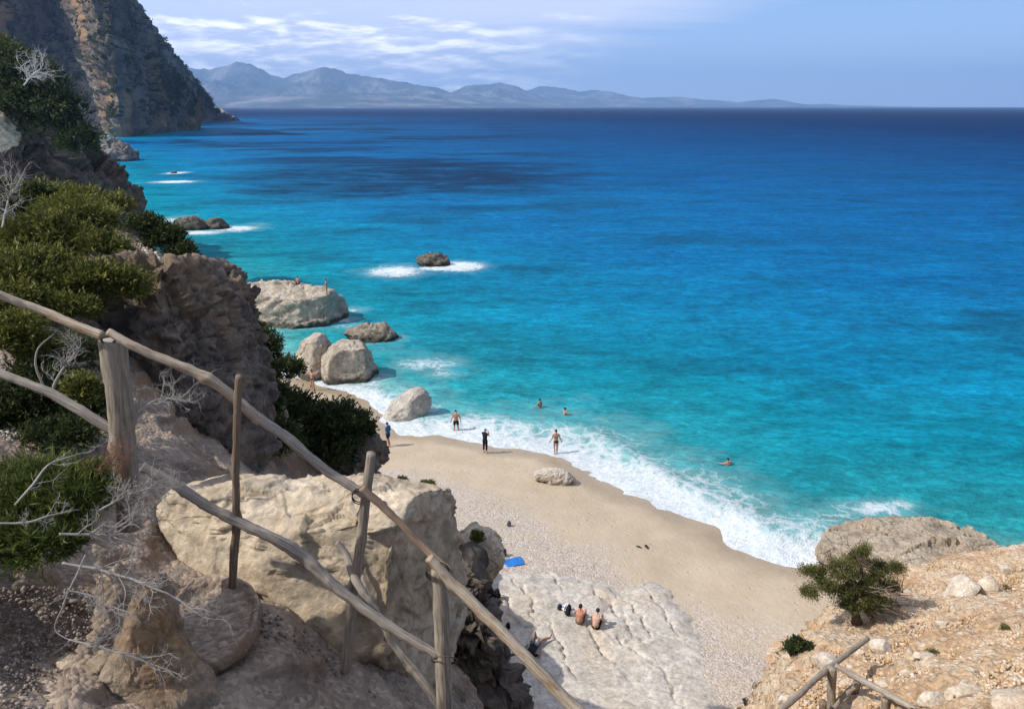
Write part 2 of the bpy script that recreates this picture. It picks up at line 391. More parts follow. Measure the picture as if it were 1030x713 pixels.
def m_sea():
    t = NT('sea'); p = t.pos(); d = t.math('MAXIMUM', t.attr('offshore'), 0.)
    fo = t.attr('foam')
    wob = t.math('ADD', t.math('MULTIPLY', t.math('SUBTRACT', t.noise(p, .05, 5, .6), .5), .85), t.math('MULTIPLY', t.math('SUBTRACT', t.noise(t.scl(p, (.5, 1, 1)), .011, 4, .6), .5), .8))
    dd = t.math('MULTIPLY', d, t.math('ADD', 1., wob))
    u = t.math('MULTIPLY', t.math('LOGARITHM', t.math('ADD', 1., t.math('DIVIDE', dd, 4.)), 2.), .1)
    c = t.ramp(u, [(0., (.30, .37, .31)), (.045, (.12, .32, .30)), (.12, (.016, .24, .262)), (.24, (.001, .198, .268)), (.33, (0., .160, .285)), (.42, (0., .122, .282)), (.52, (0., .088, .240)), (.62, (.0005, .056, .172)), (.75, (.001, .023, .088)), (.9, (.001, .011, .052))])
    # sea grass and reef on the bottom
    rf = t.noise(t.scl(p, (.55, 1., 1)), .045, 6, .62, .4)
    reef = t.math('MULTIPLY', t.rng(rf, .53, .60), t.math('MULTIPLY', t.rng(d, 5, 14), t.rng(d, 420, 120)))
    bx = t.n('ShaderNodeSeparateXYZ', {0: p}).outputs
    big = t.rng(t.noise(t.scl(p, (.6, 1, 1)), .0125, 6, .62, .5), .50, .57)
    big = t.math('MULTIPLY', t.math('MULTIPLY', big, t.rng(d, 45, 90)), t.math('MULTIPLY', t.rng(bx[0], 60, -10), t.rng(d, 900, 400)))
    c = t.mix(t.math('MULTIPLY', reef, .42), c, (.002, .055, .10))
    c = t.mix(t.math('MULTIPLY', big, .8), c, (.002, .028, .075))
    ex = t.math('DIVIDE', t.math('ADD', bx[0], 34.), 62.); ey = t.math('DIVIDE', t.math('SUBTRACT', bx[1], 262.), 78.)
    el = t.math('ADD', t.math('MULTIPLY', ex, ex), t.math('MULTIPLY', ey, ey))
    el = t.math('ADD', el, t.math('MULTIPLY', t.math('SUBTRACT', t.noise(t.scl(p, (.7, 1, 1)), .035, 7, .68, .6), .5), 3.2))
    c = t.mix(t.math('MULTIPLY', t.math('MULTIPLY', t.rng(el, 1.25, .35), t.rng(t.noise(t.scl(p, (.6, 1, 1)), .11, 7, .7, .5), .36, .56, .35, 1.)), .82), c, (.003, .018, .050))
    # ripples: bright and dark wave facets put into the water colour
    r1 = t.noise(t.scl(p, (.7, 1.2, 1)), .75, 6, .66, .4)
    r2 = t.noise(t.scl(p, (.62, 1.3, 1)), .20, 8, .72, .5)
    r3 = t.noise(t.scl(p, (.6, 1.3, 1)), .045, 9, .76, .5)
    r0 = t.noise(t.scl(p, (.75, 1.15, 1)), 2.4, 4, .6, .6)
    for r_, k_, lo_, hi_ in ((r0, .5, .66, 1.45), (r1, .62, .62, 1.5), (r2, .58, .66, 1.42), (r3, .55, .70, 1.32)):
        c = t.mix(k_, c, t.ramp(r_, [(.34, lo_), (.5, 1.), (.66, hi_)]), 'MULTIPLY')
    # foam
    wv = t.n('ShaderNodeVectorMath', {0: p, 1: t.n('ShaderNodeVectorMath', {0: t.n('ShaderNodeTexNoise', {'Vector': p, 'Scale': .55, 'Detail': 5, 'Roughness': .62}).outputs[1], 1: (2.6, 2.6, 0)}, operation='MULTIPLY').outputs[0]}, operation='ADD').outputs[0]
    web = t.rng(t.voro(wv, .95, 'DISTANCE_TO_EDGE'), 0., .36)
    web2 = t.rng(t.voro(wv, 2.6, 'DISTANCE_TO_EDGE'), 0., .34)
    nz = t.noise(wv, .38, 6, .62)
    nz2 = t.noise(p, 3.2, 5, .7)
    th = t.math('ADD', t.math('ADD', t.math('MULTIPLY', web, .33), t.math('MULTIPLY', web2, .22)), t.math('ADD', t.math('MULTIPLY', nz, .75), t.math('MULTIPLY', nz2, .3)))
    m = t.math('MULTIPLY', t.rng(t.math('SUBTRACT', t.math('MULTIPLY', fo, 1.22), th), -.06, .30), t.rng(nz2, .2, .6, .8, 1.))
    aer = t.rng(t.math('SUBTRACT', t.math('MULTIPLY', fo, 1.2), nz), -.28, .45)
    c = t.mix(t.math('MULTIPLY', aer, .42), c, (.33, .50, .50))
    c = t.mix(m, c, t.ramp(t.math('ADD', t.math('MULTIPLY', nz2, .6), t.math('MULTIPLY', web2, .3)), [(.25, (.52, .58, .60)), (.6, (.74, .76, .77))]))
    far = t.rng(d, 40, 500, 1, .45)
    h = t.math('ADD', t.math('MULTIPLY', r1, .35), t.math('ADD', t.math('MULTIPLY', r2, 1.6), t.math('MULTIPLY', r3, 4.)))
    h = t.math('ADD', h, t.math('MULTIPLY', t.noise(t.scl(p, (.8, 1.3, 1)), 4., 3, .6), .05))
    nb = t.bump(h, .8, .42)
    nf = t.bump(t.math('ADD', t.math('MULTIPLY', nz2, .4), t.math('MULTIPLY', m, .3)), .7, .12, nb)
    df = t.n('ShaderNodeBsdfDiffuse', {'Color': c, 'Normal': nf}).outputs[0]
    gl = t.n('ShaderNodeBsdfGlossy', {'Color': (.9, .95, 1.), 'Roughness': .22, 'Normal': nb}).outputs[0]
    lw = t.n('ShaderNodeLayerWeight', {0: .25, 'Normal': nb}).outputs[1]
    k = t.math('MULTIPLY', t.math('ADD', .008, t.math('MULTIPLY', lw, .045)), t.math('MULTIPLY', t.math('SUBTRACT', 1., m), t.rng(d, 60, 900, 1., .45)))
    w = t.n('ShaderNodeMixShader', {0: k, 1: df, 2: gl}).outputs[0]
    return t.done(w)
keep = (s < 1.6)
Fs = grid_faces(*X.shape); kf = keep.ravel()[Fs].any(1); Fs = Fs[kf]
used = np.unique(Fs); remap = np.zeros(X.size, int); remap[used] = np.arange(len(used))
V = np.stack([X.ravel(), Y.ravel(), z], -1)[used]
tag(obj('sea', V, remap[Fs], m_sea(), attrs={'offshore': -sv[used], 'foam': fo.ravel()[used]}), 'turquoise sea deepening to navy at the horizon with white wash on the shore', 'sea', kind='structure')

# ------------------------------------------------------------------ far mountains and haze
def mountains(name, prof, Yd, depth, label, seed, mat):
    prof = np.array(prof, float); pxs = np.linspace(prof[0, 0], prof[-1, 0], 420); pys = np.interp(pxs, prof[:, 0], prof[:, 1])
    rows = 80; V = []
    top = np.array([PD(a, b, Yd) for a, b in zip(pxs, pys)])
    hz = np.maximum(top[:, 2], 2.)
    for i in range(rows):
        f = i / (rows - 1) * 1.35          # 0 shore .. 1 crest .. back slope
        if f <= 1: hh = hz * (f ** .85); yy = Yd - depth * (1 - f)
        else: hh = hz * (1 - (f - 1) * 2.2); yy = Yd + depth * (f - 1)
        xx = top[:, 0]
        P = np.stack([xx / 900., np.full_like(xx, yy / 900.), xx * 0 + seed], 1)
        rel = (np.abs(perlin(P * .9)) * 1.1 + np.abs(perlin(P * 2.1 + 3)) * .6 + np.abs(perlin(P * 4.7)) * .35 + np.abs(perlin(P * 10.3 + 5)) * .2)
        k = math.sin(min(f, 1) * math.pi) ** .7 if f < 1 else 0
        det = fbm(np.stack([xx / 150., np.full_like(xx, yy / 150.), xx * 0 + seed], 1), 5) * .085 * (1 if f > .1 else f * 10)
        hh = np.clip(hh * (1 - .66 * k * np.clip(rel, 0, 1.3) + det), -20, None) - (25 if i == 0 else 0)
        V.append(np.stack([xx, np.full_like(xx, yy), hh], 1))
    return tag(obj(name, np.concatenate(V), grid_faces(rows, len(pxs)), mat), label, 'mountains', kind='structure')
def m_mtn():
    t = NT('mountain'); p = t.pos(); n = t.noise(p, .0016, 8, .65); g = t.n('ShaderNodeSeparateXYZ', {0: t.n('ShaderNodeNewGeometry').outputs['Normal']}).outputs[2]
    c = t.ramp(n, [(.38, (.03, .045, .04)), (.50, (.06, .07, .06)), (.58, (.17, .16, .145)), (.7, (.30, .28, .25))])
    return t.done(t.bsdf(c, .95, None, .1))
mt = m_mtn()
mountains('mountains', [(150, 100), (172, 78), (184, 69), (198, 68.5), (212, 69), (225, 66), (238, 61.5), (250, 62.5), (262, 69), (274, 75.5), (284, 78), (296, 74), (310, 69.5), (322, 68), (331, 67.5), (345, 72), (360, 75), (376, 77), (390, 80), (403, 82), (422, 85.5), (439, 88), (450, 92), (463, 96), (480, 101), (500, 107.5)], 12500, 3200, 'hazy blue twin peaked mountain range across the bay beyond the cliff', 3, mt)
mountains('mountains', [(400, 104), (430, 99), (453, 94), (466, 87), (475, 85), (488, 85.5), (500, 83.5), (510, 84.5), (522, 87.5), (530, 92), (538, 94.5), (556, 102), (580, 107.5)], 14500, 2500, 'hazy blue flat topped mountain in the middle of the far coast', 8, mt)
mountains('mountains', [(500, 101), (530, 91), (544, 86.5), (556, 87), (567, 88.5), (582, 92), (598, 90.5), (610, 91.5), (618, 93), (632, 96.5), (644, 98.5), (662, 98), (680, 97.3), (693, 98.5), (706, 100.3), (724, 101), (742, 103), (760, 101), (778, 99.5), (794, 102), (808, 105), (818, 105.3), (829, 104.7), (850, 105.8), (881, 106.8), (905, 108.)], 17500, 2500, 'faint low blue ridges tapering off along the horizon', 14, mt)
def m_haze():
    t = NT('haze'); v = t.n('ShaderNodeVolumePrincipled', {'Color': (.35, .59, 1.), 'Density': 8.5e-5, 'Anisotropy': .1}).outputs[0]
    t.t.links.new(v, t.out.inputs['Volume']); return t.m
HX, HY0, HY1, HZ = 16500, -300, 19500, 840
V = [(x, y, zz) for zz in (-30, HZ) for y in (HY0, HY1) for x in (-HX, HX)]
tag(obj('haze', V, [(0, 2, 3, 1), (4, 5, 7, 6), (0, 1, 5, 4), (2, 6, 7, 3), (0, 4, 6, 2), (1, 3, 7, 5)], m_haze(), smooth=False), 'pale blue sea haze', 'haze', kind='stuff')
# ------------------------------------------------------------------ hillside and rubble slope: one height field fitted through measured points
CTRL = []
def cpx(*pts):
    for a, b, y in pts: CTRL.append(tuple(PD(a, b, y)))
def cw(*pts): CTRL.extend(pts)
cw((0, -3, 20.8), (0, 0, 20.3), (-2, 0, 20.5), (-4, 0, 21), (1.6, 0, 19.8), (4, -1, 18.6), (9, -2, 16.6), (16, -3, 15.6), (-12, 0, 23.5), (-7, 0, 22), (.3, 2.2, 18.5), (-.6, 2.4, 18.8), (-1.6, 2.4, 19.3), (-2.9, 2.2, 19.9), (-4.6, 3.2, 20.8), (-6, 5.2, 20.7),
   (1.8, 3.4, 16.4), (4.5, 4, 15.0), (-20, 12, 23), (-24, 2, 28), (-24, 20, 19), (-18, 17, 18.6), (-14, 8, 22.), (-11, 12, 21.2), (26, 4, 14.5), (24, 10, 13), (14, 4, 14.5))
cpx((250, 660, 4.2), (320, 700, 4.1), (270, 708, 3.7), (60, 690, 3.2), (20, 600, 3.7), (145, 560, 4.9), (60, 510, 4.7), (0, 490, 4.7), (205, 600, 4.55), (180, 590, 4.6), (400, 713, 4.2),
    (60, 430, 6.2), (0, 390, 6.6), (130, 450, 6.1), (60, 345, 7.6), (0, 312, 8.0), (60, 285, 9.2), (0, 240, 11), (110, 262, 11.2), (150, 275, 11.8), (60, 222, 13.2), (0, 205, 15), (185, 283, 12.2), (120, 345, 8.6),
    (30, 206, 14.5), (95, 214, 14.), (125, 238, 12.6), (150, 252, 12.5), (178, 264, 12.4), (200, 276, 12.3),
    (300, 485, 11), (330, 480, 13), (250, 480, 9), (375, 465, 13.2))
cw((-6.4, 17, 13), (-8, 20, 11), (-13., 31, 5), (-15, 36, 1), (-9.5, 24, 8.5), (-12, 21, 13), (-14, 24, 11), (-24, 34, 5), (-5, 28.5, 6.2), (-5, 24, 7.9), (-5, 21, 9.4), (-5.2, 17.2, 10.6), (-20, 28, 9), (-2.0, 12.3, 13.2), (-1.3, 14, 6), (-3.2, 24, 1.6), (-7, 27.5, 6.5), (-10, 33, 0), (-14, 40, -1), (-20, 38, 6),
   (.2, 8.5, 12.4), (.7, 9.2, 10.0), (1.4, 6.5, 12.5), (1.2, 12, 4), (1.6, 15, 1.0), (0, 16, 1.2), (-2, 20, 2.5), (4, 10, 7.5), (4, 16, .8), (2, 20, .2), (-1, 25, -.5), (4, 24, 0), (-5, 30, -.5), (0, 36, -1), (-3, 9, 16.8), (-1.5, 7.5, 16.6))
_crest = [(900, 572, 22.), (960, 562, 23.), (1000, 557, 24.), (1030, 548, 25.), (870, 600, 20.), (840, 616, 18.8), (820, 630, 17.8), (806, 645, 16.6), (793, 665, 15.4), (785, 690, 14.5), (776, 715, 13.5)]
cpx(*_crest)
cpx((870, 640, 16.4), (930, 600, 18.8), (1000, 592, 19), (1030, 600, 17.2), (960, 640, 14.6), (1030, 660, 12.4), (850, 700, 12.8), (940, 713, 11), (1030, 713, 9.8), (900, 670, 13.8), (1100, 560, 22), (1100, 640, 13))
for i, c in enumerate(_crest):
    q = PD(*c)
    if i < 4: cw((q[0] + .2, q[1] + 2.6, q[2] - 4.2), (q[0], q[1] + 5, .3), (q[0], q[1] + 9, -2.5))
    else: cw((q[0] - 1.1, q[1] + 1.2, q[2] - 4.5), (q[0] - 2.2, q[1] + 2.6, .3))
cw((9, 28, 0), (14, 31, -.5), (7, 24, .3), (30, 30, 4), (30, 22, 9), (30, 36, -2), (34, 14, 14), (22, 34, -3), (14, 36, -2), (8, 36, -2.5))
for a, b, zz in [(268, 640, 18.66), (248, 676, 18.66), (218, 690, 18.66), (190, 684, 18.68), (272, 610, 18.66)]: CTRL.append(tuple(PZ(a, b, zz)))
CTRL = np.array(CTRL)
def _phi(d): return np.sqrt(d * d + .09)
_A = _phi(np.hypot(CTRL[:, None, 0] - CTRL[None, :, 0], CTRL[:, None, 1] - CTRL[None, :, 1]))
_n = len(CTRL); _M = np.zeros((_n + 1, _n + 1)); _M[:_n, :_n] = _A - np.eye(_n) * .06; _M[_n, :_n] = 1; _M[:_n, _n] = 1
_w = np.linalg.solve(_M, np.concatenate([CTRL[:, 2], [0]]))
def ground0(X, Y):
    X = np.asarray(X, float); Y = np.asarray(Y, float); Z = np.full(X.shape, _w[-1])
    for (x, y, _), w in zip(CTRL, _w[:-1]): Z = Z + w * _phi(np.hypot(X - x, Y - y))
    return Z
def rockdisp(P, amp, sc):
    """Craggy relief: broad swells, broken tilted faces at three sizes, pits."""
    w = np.stack([perlin(P / sc + k * 9) for k in range(3)], 1); w2 = np.stack([perlin(P * 2.4 / sc + k * 9 + 4) for k in range(3)], 1)
    Q = P * (1, 1, 1.35)
    return amp * (.42 * fbm(P / sc, 4) + .78 * facets(Q * (1.15 / sc) + .30 * w) + .40 * facets(Q * (2.9 / sc) + .32 * w2 + 7) + .20 * facets(Q * (7.1 / sc) + .3 * w2 + 3) + .12 * fbm(P * 5 / sc, 4) + .14 * fbm(P * 2.2 / sc, 4, ridged=True))
def terrain(name, xs, ys, mat, label, amp, cat, small=.05):
    X, Y = np.meshgrid(xs, ys); Z = ground0(X, Y); P = np.stack([X, Y, Z], -1).reshape(-1, 3)
    me = make_mesh(name, P, grid_faces(*X.shape)); N = normals(me).astype(float)
    steep = 1 - N[:, 2]
    d = rockdisp(P, 1, 1.5) * (amp * (.25 + 1.3 * steep)) + small * fbm(P * 2.4, 5) + small * .8 * np.maximum(0, .5 - cell(P * 5.5)[0])
    r = np.hypot(P[:, 0], P[:, 1]); d *= sstep(.5, 3, r)
    setco(me, P + N * d[:, None])
    return tag(link(name, me, mat), label, cat, kind='structure')
def m_hill():
    t = NT('hillside'); p = t.pos(); nrm = t.n('ShaderNodeNewGeometry').outputs['Normal']; up = t.n('ShaderNodeSeparateXYZ', {0: nrm}).outputs[2]
    n1 = t.noise(p, .7, 8, .62, .3)
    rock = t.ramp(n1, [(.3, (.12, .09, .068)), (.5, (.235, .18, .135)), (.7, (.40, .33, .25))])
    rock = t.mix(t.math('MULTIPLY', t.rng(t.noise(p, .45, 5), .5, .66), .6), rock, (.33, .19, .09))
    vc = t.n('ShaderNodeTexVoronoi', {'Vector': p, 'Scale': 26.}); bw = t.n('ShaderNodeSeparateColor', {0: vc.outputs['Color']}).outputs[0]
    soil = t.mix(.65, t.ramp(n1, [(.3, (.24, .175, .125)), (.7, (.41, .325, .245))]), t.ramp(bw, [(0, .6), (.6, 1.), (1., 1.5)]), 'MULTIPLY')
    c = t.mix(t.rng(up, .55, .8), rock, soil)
    c = t.mix(.5, c, t.ramp(t.noise(p, 11, 6, .7), [(.3, .6), (.7, 1.25)]), 'MULTIPLY')
    h = t.math('ADD', t.math('MULTIPLY', t.noise(p, 5, 8, .68), 1.), t.math('MULTIPLY', vc.outputs['Distance'], -.5))
    return t.done(t.bsdf(c, .92, t.bump(h, .8, .05), .15))
def m_slope():
    t = NT('rubble_slope'); p = t.pos()
    n1 = t.noise(p, .5, 8, .62, .5)
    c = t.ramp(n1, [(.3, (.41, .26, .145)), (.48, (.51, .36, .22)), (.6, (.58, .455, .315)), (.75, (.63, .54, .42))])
    v1 = t.n('ShaderNodeTexVoronoi', {'Vector': p, 'Scale': 4.2}); v2 = t.n('ShaderNodeTexVoronoi', {'Vector': p, 'Scale': 12.})
    b1 = t.n('ShaderNodeSeparateColor', {0: v1.outputs['Color']}).outputs; b2 = t.n('ShaderNodeSeparateColor', {0: v2.outputs['Color']}).outputs[0]
    c = t.mix(t.math('MULTIPLY', t.rng(b1[0], .55, .62), t.rng(v1.outputs['Distance'], .42, .3)), c, t.mix(b1[1], (.54, .43, .31), (.62, .54, .43)))
    c = t.mix(.5, c, t.ramp(b2, [(0, .65), (.6, 1.), (1., 1.35)]), 'MULTIPLY')
    c = t.mix(t.math('MULTIPLY', t.rng(t.noise(p, .9, 5), .55, .66), .55), c, (.42, .21, .10))
    c = t.mix(.4, c, t.ramp(t.noise(p, 14, 6, .7), [(.3, .6), (.7, 1.25)]), 'MULTIPLY')
    h = t.math('ADD', t.math('MULTIPLY', v1.outputs['Distance'], -.9), t.math('ADD', t.math('MULTIPLY', v2.outputs['Distance'], -.4), t.noise(p, 6, 8, .68)))
    return t.done(t.bsdf(c, .92, t.bump(h, .9, .10), .12))
M_HILL, M_SLOPE = m_hill(), m_slope()
xs = np.concatenate([np.arange(-26, -6, .16), np.arange(-6, 1.6, .032), np.arange(1.6, 3.05, .12)])
ys = np.concatenate([np.arange(-6, 2, .25), np.arange(2, 8, .035), np.arange(8, 16, .07), np.arange(16, 40, .16)])
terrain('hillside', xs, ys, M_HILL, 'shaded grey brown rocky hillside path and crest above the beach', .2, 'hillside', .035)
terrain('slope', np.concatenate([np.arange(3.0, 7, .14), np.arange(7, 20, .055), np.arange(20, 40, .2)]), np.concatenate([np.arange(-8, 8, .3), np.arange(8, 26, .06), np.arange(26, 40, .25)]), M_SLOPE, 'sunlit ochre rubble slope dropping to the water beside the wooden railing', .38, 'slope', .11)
def ground(x, y): return float(ground0(np.array([x]), np.array([y]))[0])
def PG(px, py, y0=3., y1=40.):           # first point of the ground met along that sight line
    ys = np.linspace(y0, y1, 600); d = ray(px, py); P = CAM + d[None] * (ys / d[1])[:, None]
    k = np.where(P[:, 2] <= ground0(P[:, 0], P[:, 1]))[0]
    return P[k[0]] if len(k) else P[-1]

# ------------------------------------------------------------------ rocks
def rock(name, outline, Y, tf, tb, mat, label, cat='rock', planes=(), e=.8, amp=.12, sc=None, sub=5, seed=0, group=None, kind=None, cuts=5, cutk=.82, tilt=0., attrs=False, smooth=True, fine=.25):
    """Rock with the measured outline at distance Y and a real depth of tf + tb."""
    O = np.array(outline, float)
    c = O.mean(0); d0 = ray(*c); t0 = Y / d0[1]
    uv = np.stack([(O[:, 0] - 515) / F, (356.5 - O[:, 1]) / F], 1) * t0
    cen = np.array([(c[0] - 515) / F, (356.5 - c[1]) / F]) * t0
    ang = np.arctan2(uv[:, 1] - cen[1], uv[:, 0] - cen[0]); rr = np.hypot(*(uv - cen).T); k = np.argsort(ang); ang, rr = ang[k], rr[k]
    ang = np.concatenate([ang - 2 * np.pi, ang, ang + 2 * np.pi]); rr = np.concatenate([rr, rr, rr])
    S, Fc = ico(sub); th = np.arctan2(S[:, 1], S[:, 0]); rho = np.hypot(S[:, 0], S[:, 1])
    Rr = np.interp(th, ang, rr)
    rh = rho ** e; w = np.sign(S[:, 2]) * np.abs(S[:, 2]) ** e
    q = np.stack([np.cos(th) * rh * Rr, np.sin(th) * rh * Rr], 1)
    dep = np.where(w > 0, -tf * w, -tb * w)
    P = RT[None] * (q[:, :1]) + UP[None] * (q[:, 1:]) + FW[None] * (dep + tilt * q[:, 1])[:, None]
    size = rr.mean()
    rs = np.random.RandomState(seed + 11)
    pl = [(np.array(n, float) / np.linalg.norm(n), h) for n, h in planes]
    for _ in range(cuts):
        n = rs.normal(size=3); n -= FW * max(0, n @ FW) * 1.6; n /= np.linalg.norm(n); pl.append((n, cutk + .12 * rs.rand()))
    for n, h in pl:
        dd = P @ n; lim = h * dd.max(); P = P - np.outer(np.maximum(dd - lim, 0) * .93, n)
    base = CAM + (RT * (c[0] - 515) / F + UP * (356.5 - c[1]) / F + FW) * t0
    me = make_mesh(name, P, Fc, smooth=smooth); N = normals(me).astype(float); sc = sc or size
    d = rockdisp(P + base + seed * 7.3, amp, sc) + fine * amp * .25 * fbm((P + base) * 9 / sc, 4)
    setco(me, P + N * (d - .22 * amp)[:, None])
    o = link(name, me, mat, None, base); return tag(o, label, cat, group, kind)
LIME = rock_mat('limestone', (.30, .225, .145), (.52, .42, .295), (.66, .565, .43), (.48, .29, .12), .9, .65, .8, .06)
LIMEW = rock_mat('limestone_slab', (.35, .31, .255), (.48, .435, .37), (.575, .53, .465), (.46, .37, .27), .8, .75, .5, .03, crack=.0, pit=.05)
SEAR = rock_mat('sea_rock', (.27, .225, .17), (.43, .37, .285), (.53, .475, .385), (.38, .29, .19), .55, .4, .8, .12, algae=(.35, (.055, .05, .035)))
DARKR = rock_mat('dark_rock', (.09, .08, .06), (.15, .13, .10), (.22, .195, .155), (.14, .10, .06), .7, .5, .8, .12, algae=(.3, (.035, .033, .025)))
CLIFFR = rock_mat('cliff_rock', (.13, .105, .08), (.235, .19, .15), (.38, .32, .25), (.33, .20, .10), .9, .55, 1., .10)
BROWNR = rock_mat('brown_rock', (.12, .09, .07), (.20, .155, .12), (.29, .235, .18), (.22, .14, .08), .6, .5, .9, .15, strata=.6)
STREAK = rock_mat('streaked_rock', (.15, .11, .075), (.28, .22, .16), (.42, .36, .285), (.36, .19, .06), 3.2, .8, .8, .03, streak=True)

# big boulder under the fence
rock('boulder', [(160, 510), (168, 496), (200, 489), (250, 486), (300, 488), (345, 487), (400, 490), (440, 493), (460, 502), (464, 540), (470, 575), (477, 615), (473, 655), (460, 690), (440, 705), (395, 690), (345, 668), (300, 655), (262, 640), (232, 612), (214, 590), (180, 560), (165, 530)], 5.25, .52, .9, LIME,
     'big pale boulder with a flat sunlit top, right under the stick fence', 'boulder', planes=[((.93, -.42, .06), .62), ((-.1, -.35, 1), .80), ((-.35, -.75, .35), .74), ((.2, -.9, -.3), .8)], e=.58, amp=.085, sc=1.0, sub=7, seed=3, cuts=2, cutk=.88, fine=.8)
# outcrop behind the tall post
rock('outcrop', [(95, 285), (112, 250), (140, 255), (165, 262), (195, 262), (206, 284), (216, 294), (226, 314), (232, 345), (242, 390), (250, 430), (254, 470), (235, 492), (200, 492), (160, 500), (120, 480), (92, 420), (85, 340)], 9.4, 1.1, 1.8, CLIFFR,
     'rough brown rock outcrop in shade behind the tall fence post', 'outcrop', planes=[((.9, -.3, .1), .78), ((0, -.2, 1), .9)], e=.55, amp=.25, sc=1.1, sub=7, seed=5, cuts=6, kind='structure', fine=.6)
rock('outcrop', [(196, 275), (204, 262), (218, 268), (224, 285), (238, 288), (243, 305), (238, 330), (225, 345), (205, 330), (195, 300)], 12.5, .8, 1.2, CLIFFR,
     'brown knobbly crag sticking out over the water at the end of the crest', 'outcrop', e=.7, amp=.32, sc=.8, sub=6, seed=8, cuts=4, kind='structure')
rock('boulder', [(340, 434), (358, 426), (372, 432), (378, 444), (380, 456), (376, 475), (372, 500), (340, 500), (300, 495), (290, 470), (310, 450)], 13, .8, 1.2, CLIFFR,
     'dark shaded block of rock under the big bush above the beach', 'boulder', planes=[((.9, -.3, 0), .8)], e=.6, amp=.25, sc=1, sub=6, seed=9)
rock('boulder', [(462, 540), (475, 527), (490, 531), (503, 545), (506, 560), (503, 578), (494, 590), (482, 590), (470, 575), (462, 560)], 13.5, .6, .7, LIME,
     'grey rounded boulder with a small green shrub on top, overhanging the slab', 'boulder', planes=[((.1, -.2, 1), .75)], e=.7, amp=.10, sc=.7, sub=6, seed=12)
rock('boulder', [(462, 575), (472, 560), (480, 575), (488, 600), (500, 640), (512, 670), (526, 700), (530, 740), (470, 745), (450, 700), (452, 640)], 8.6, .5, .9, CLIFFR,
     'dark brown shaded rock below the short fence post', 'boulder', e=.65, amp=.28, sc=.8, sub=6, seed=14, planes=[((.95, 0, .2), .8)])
rock('pinnacle', [(85, 720), (104, 690), (126, 650), (140, 612), (147, 580), (155, 575), (163, 600), (172, 640), (192, 675), (212, 700), (216, 745), (150, 760), (90, 750)], 3.5, .28, .3, STREAK,
     'rust streaked stone pinnacle among the dead twigs', 'rock', e=.85, amp=.024, sc=.3, sub=6, seed=21, cuts=2)
def ledge():
    zc = 18.76; O = np.array([PZ(a, b, zc)[:2] for a, b in [(176, 606), (190, 590), (208, 583), (234, 583), (255, 598), (262, 618), (252, 642), (232, 662), (208, 672), (190, 664), (178, 640)]]); c = O.mean(0); th = np.linspace(0, 2 * np.pi, 140, endpoint=False)
    an = np.arctan2(*(O - c).T[::-1]); k = np.argsort(an); rr = np.hypot(*(O - c).T)[k]; an = an[k]; Rr = np.interp(th, np.r_[an - 6.2832, an, an + 6.2832], np.r_[rr, rr, rr]); V = []
    prof = [(f, .05 * sstep(.72, .93, f) - .03 * (1 - f)) for f in np.linspace(.02, .95, 40)] + [(.99, .035), (1.01, .0), (.985, -.05), (.90, -.09), (.80, -.17), (.66, -.3)]
    for f, dz in prof: V.append(np.stack([c[0] + np.cos(th) * Rr * f, c[1] + np.sin(th) * Rr * f, zc + dz + 0 * th], 1))
    P = np.concatenate(V); P[:, 2] += .045 * fbm(P * 4, 4) + .012 * fbm(P * 16, 4); P[:, :2] += .03 * np.stack([fbm(P * 5, 3), fbm(P * 5 + 7, 3)], 1)
    m = len(th); n = len(prof); i = np.arange(n - 1)[:, None] * m; j = np.arange(m)[None]; j2 = (j + 1) % m; Fc = np.stack([i + j, i + j2, i + m + j2, i + m + j], -1).reshape(-1, 4)
    tag(obj('ledge', P, Fc, M_HILL, origin=(c[0], c[1], zc)), 'shaded scoop shaped ledge of gravel with a rounded rim below the thin stake', 'ledge', kind='structure')
ledge()
rock('slab', [(-10, 705), (30, 690), (75, 668), (105, 672), (100, 700), (60, 740), (-10, 750)], 3.3, .06, .3, LIME, 'flat grey stone lying in shade at the foot of the streaked pinnacle', 'rock', e=.5, amp=.03, sc=.3, sub=5, seed=24)
rock('bank', [(-130, 40), (-80, 55), (-40, 66), (-8, 88), (16, 112), (34, 134), (52, 156), (68, 180), (80, 205), (88, 240), (80, 290), (20, 310), (-90, 300)], 95, 12, 26, rock_mat('bank_earth', (.12, .085, .06), (.22, .16, .115), (.34, .26, .185), (.26, .15, .08), .22, .6, 1., .5, strata=.8),
     'steep brown earthy bank above the bay, topped with dark bushes', 'bank', e=.6, amp=2.6, sc=9, sub=7, seed=71, cuts=3, kind='structure', planes=[((.6, -.3, .9), .8)], fine=.8)
rock('rock', [(-30, 132), (-14, 112), (3, 113), (11, 126), (11, 138), (-2, 144), (-24, 145)], 83, 2.2, 3, LIME, 'pale round boulder at the edge of the brown bank, under the dark bush', 'rock', amp=.35, sub=5, seed=31)

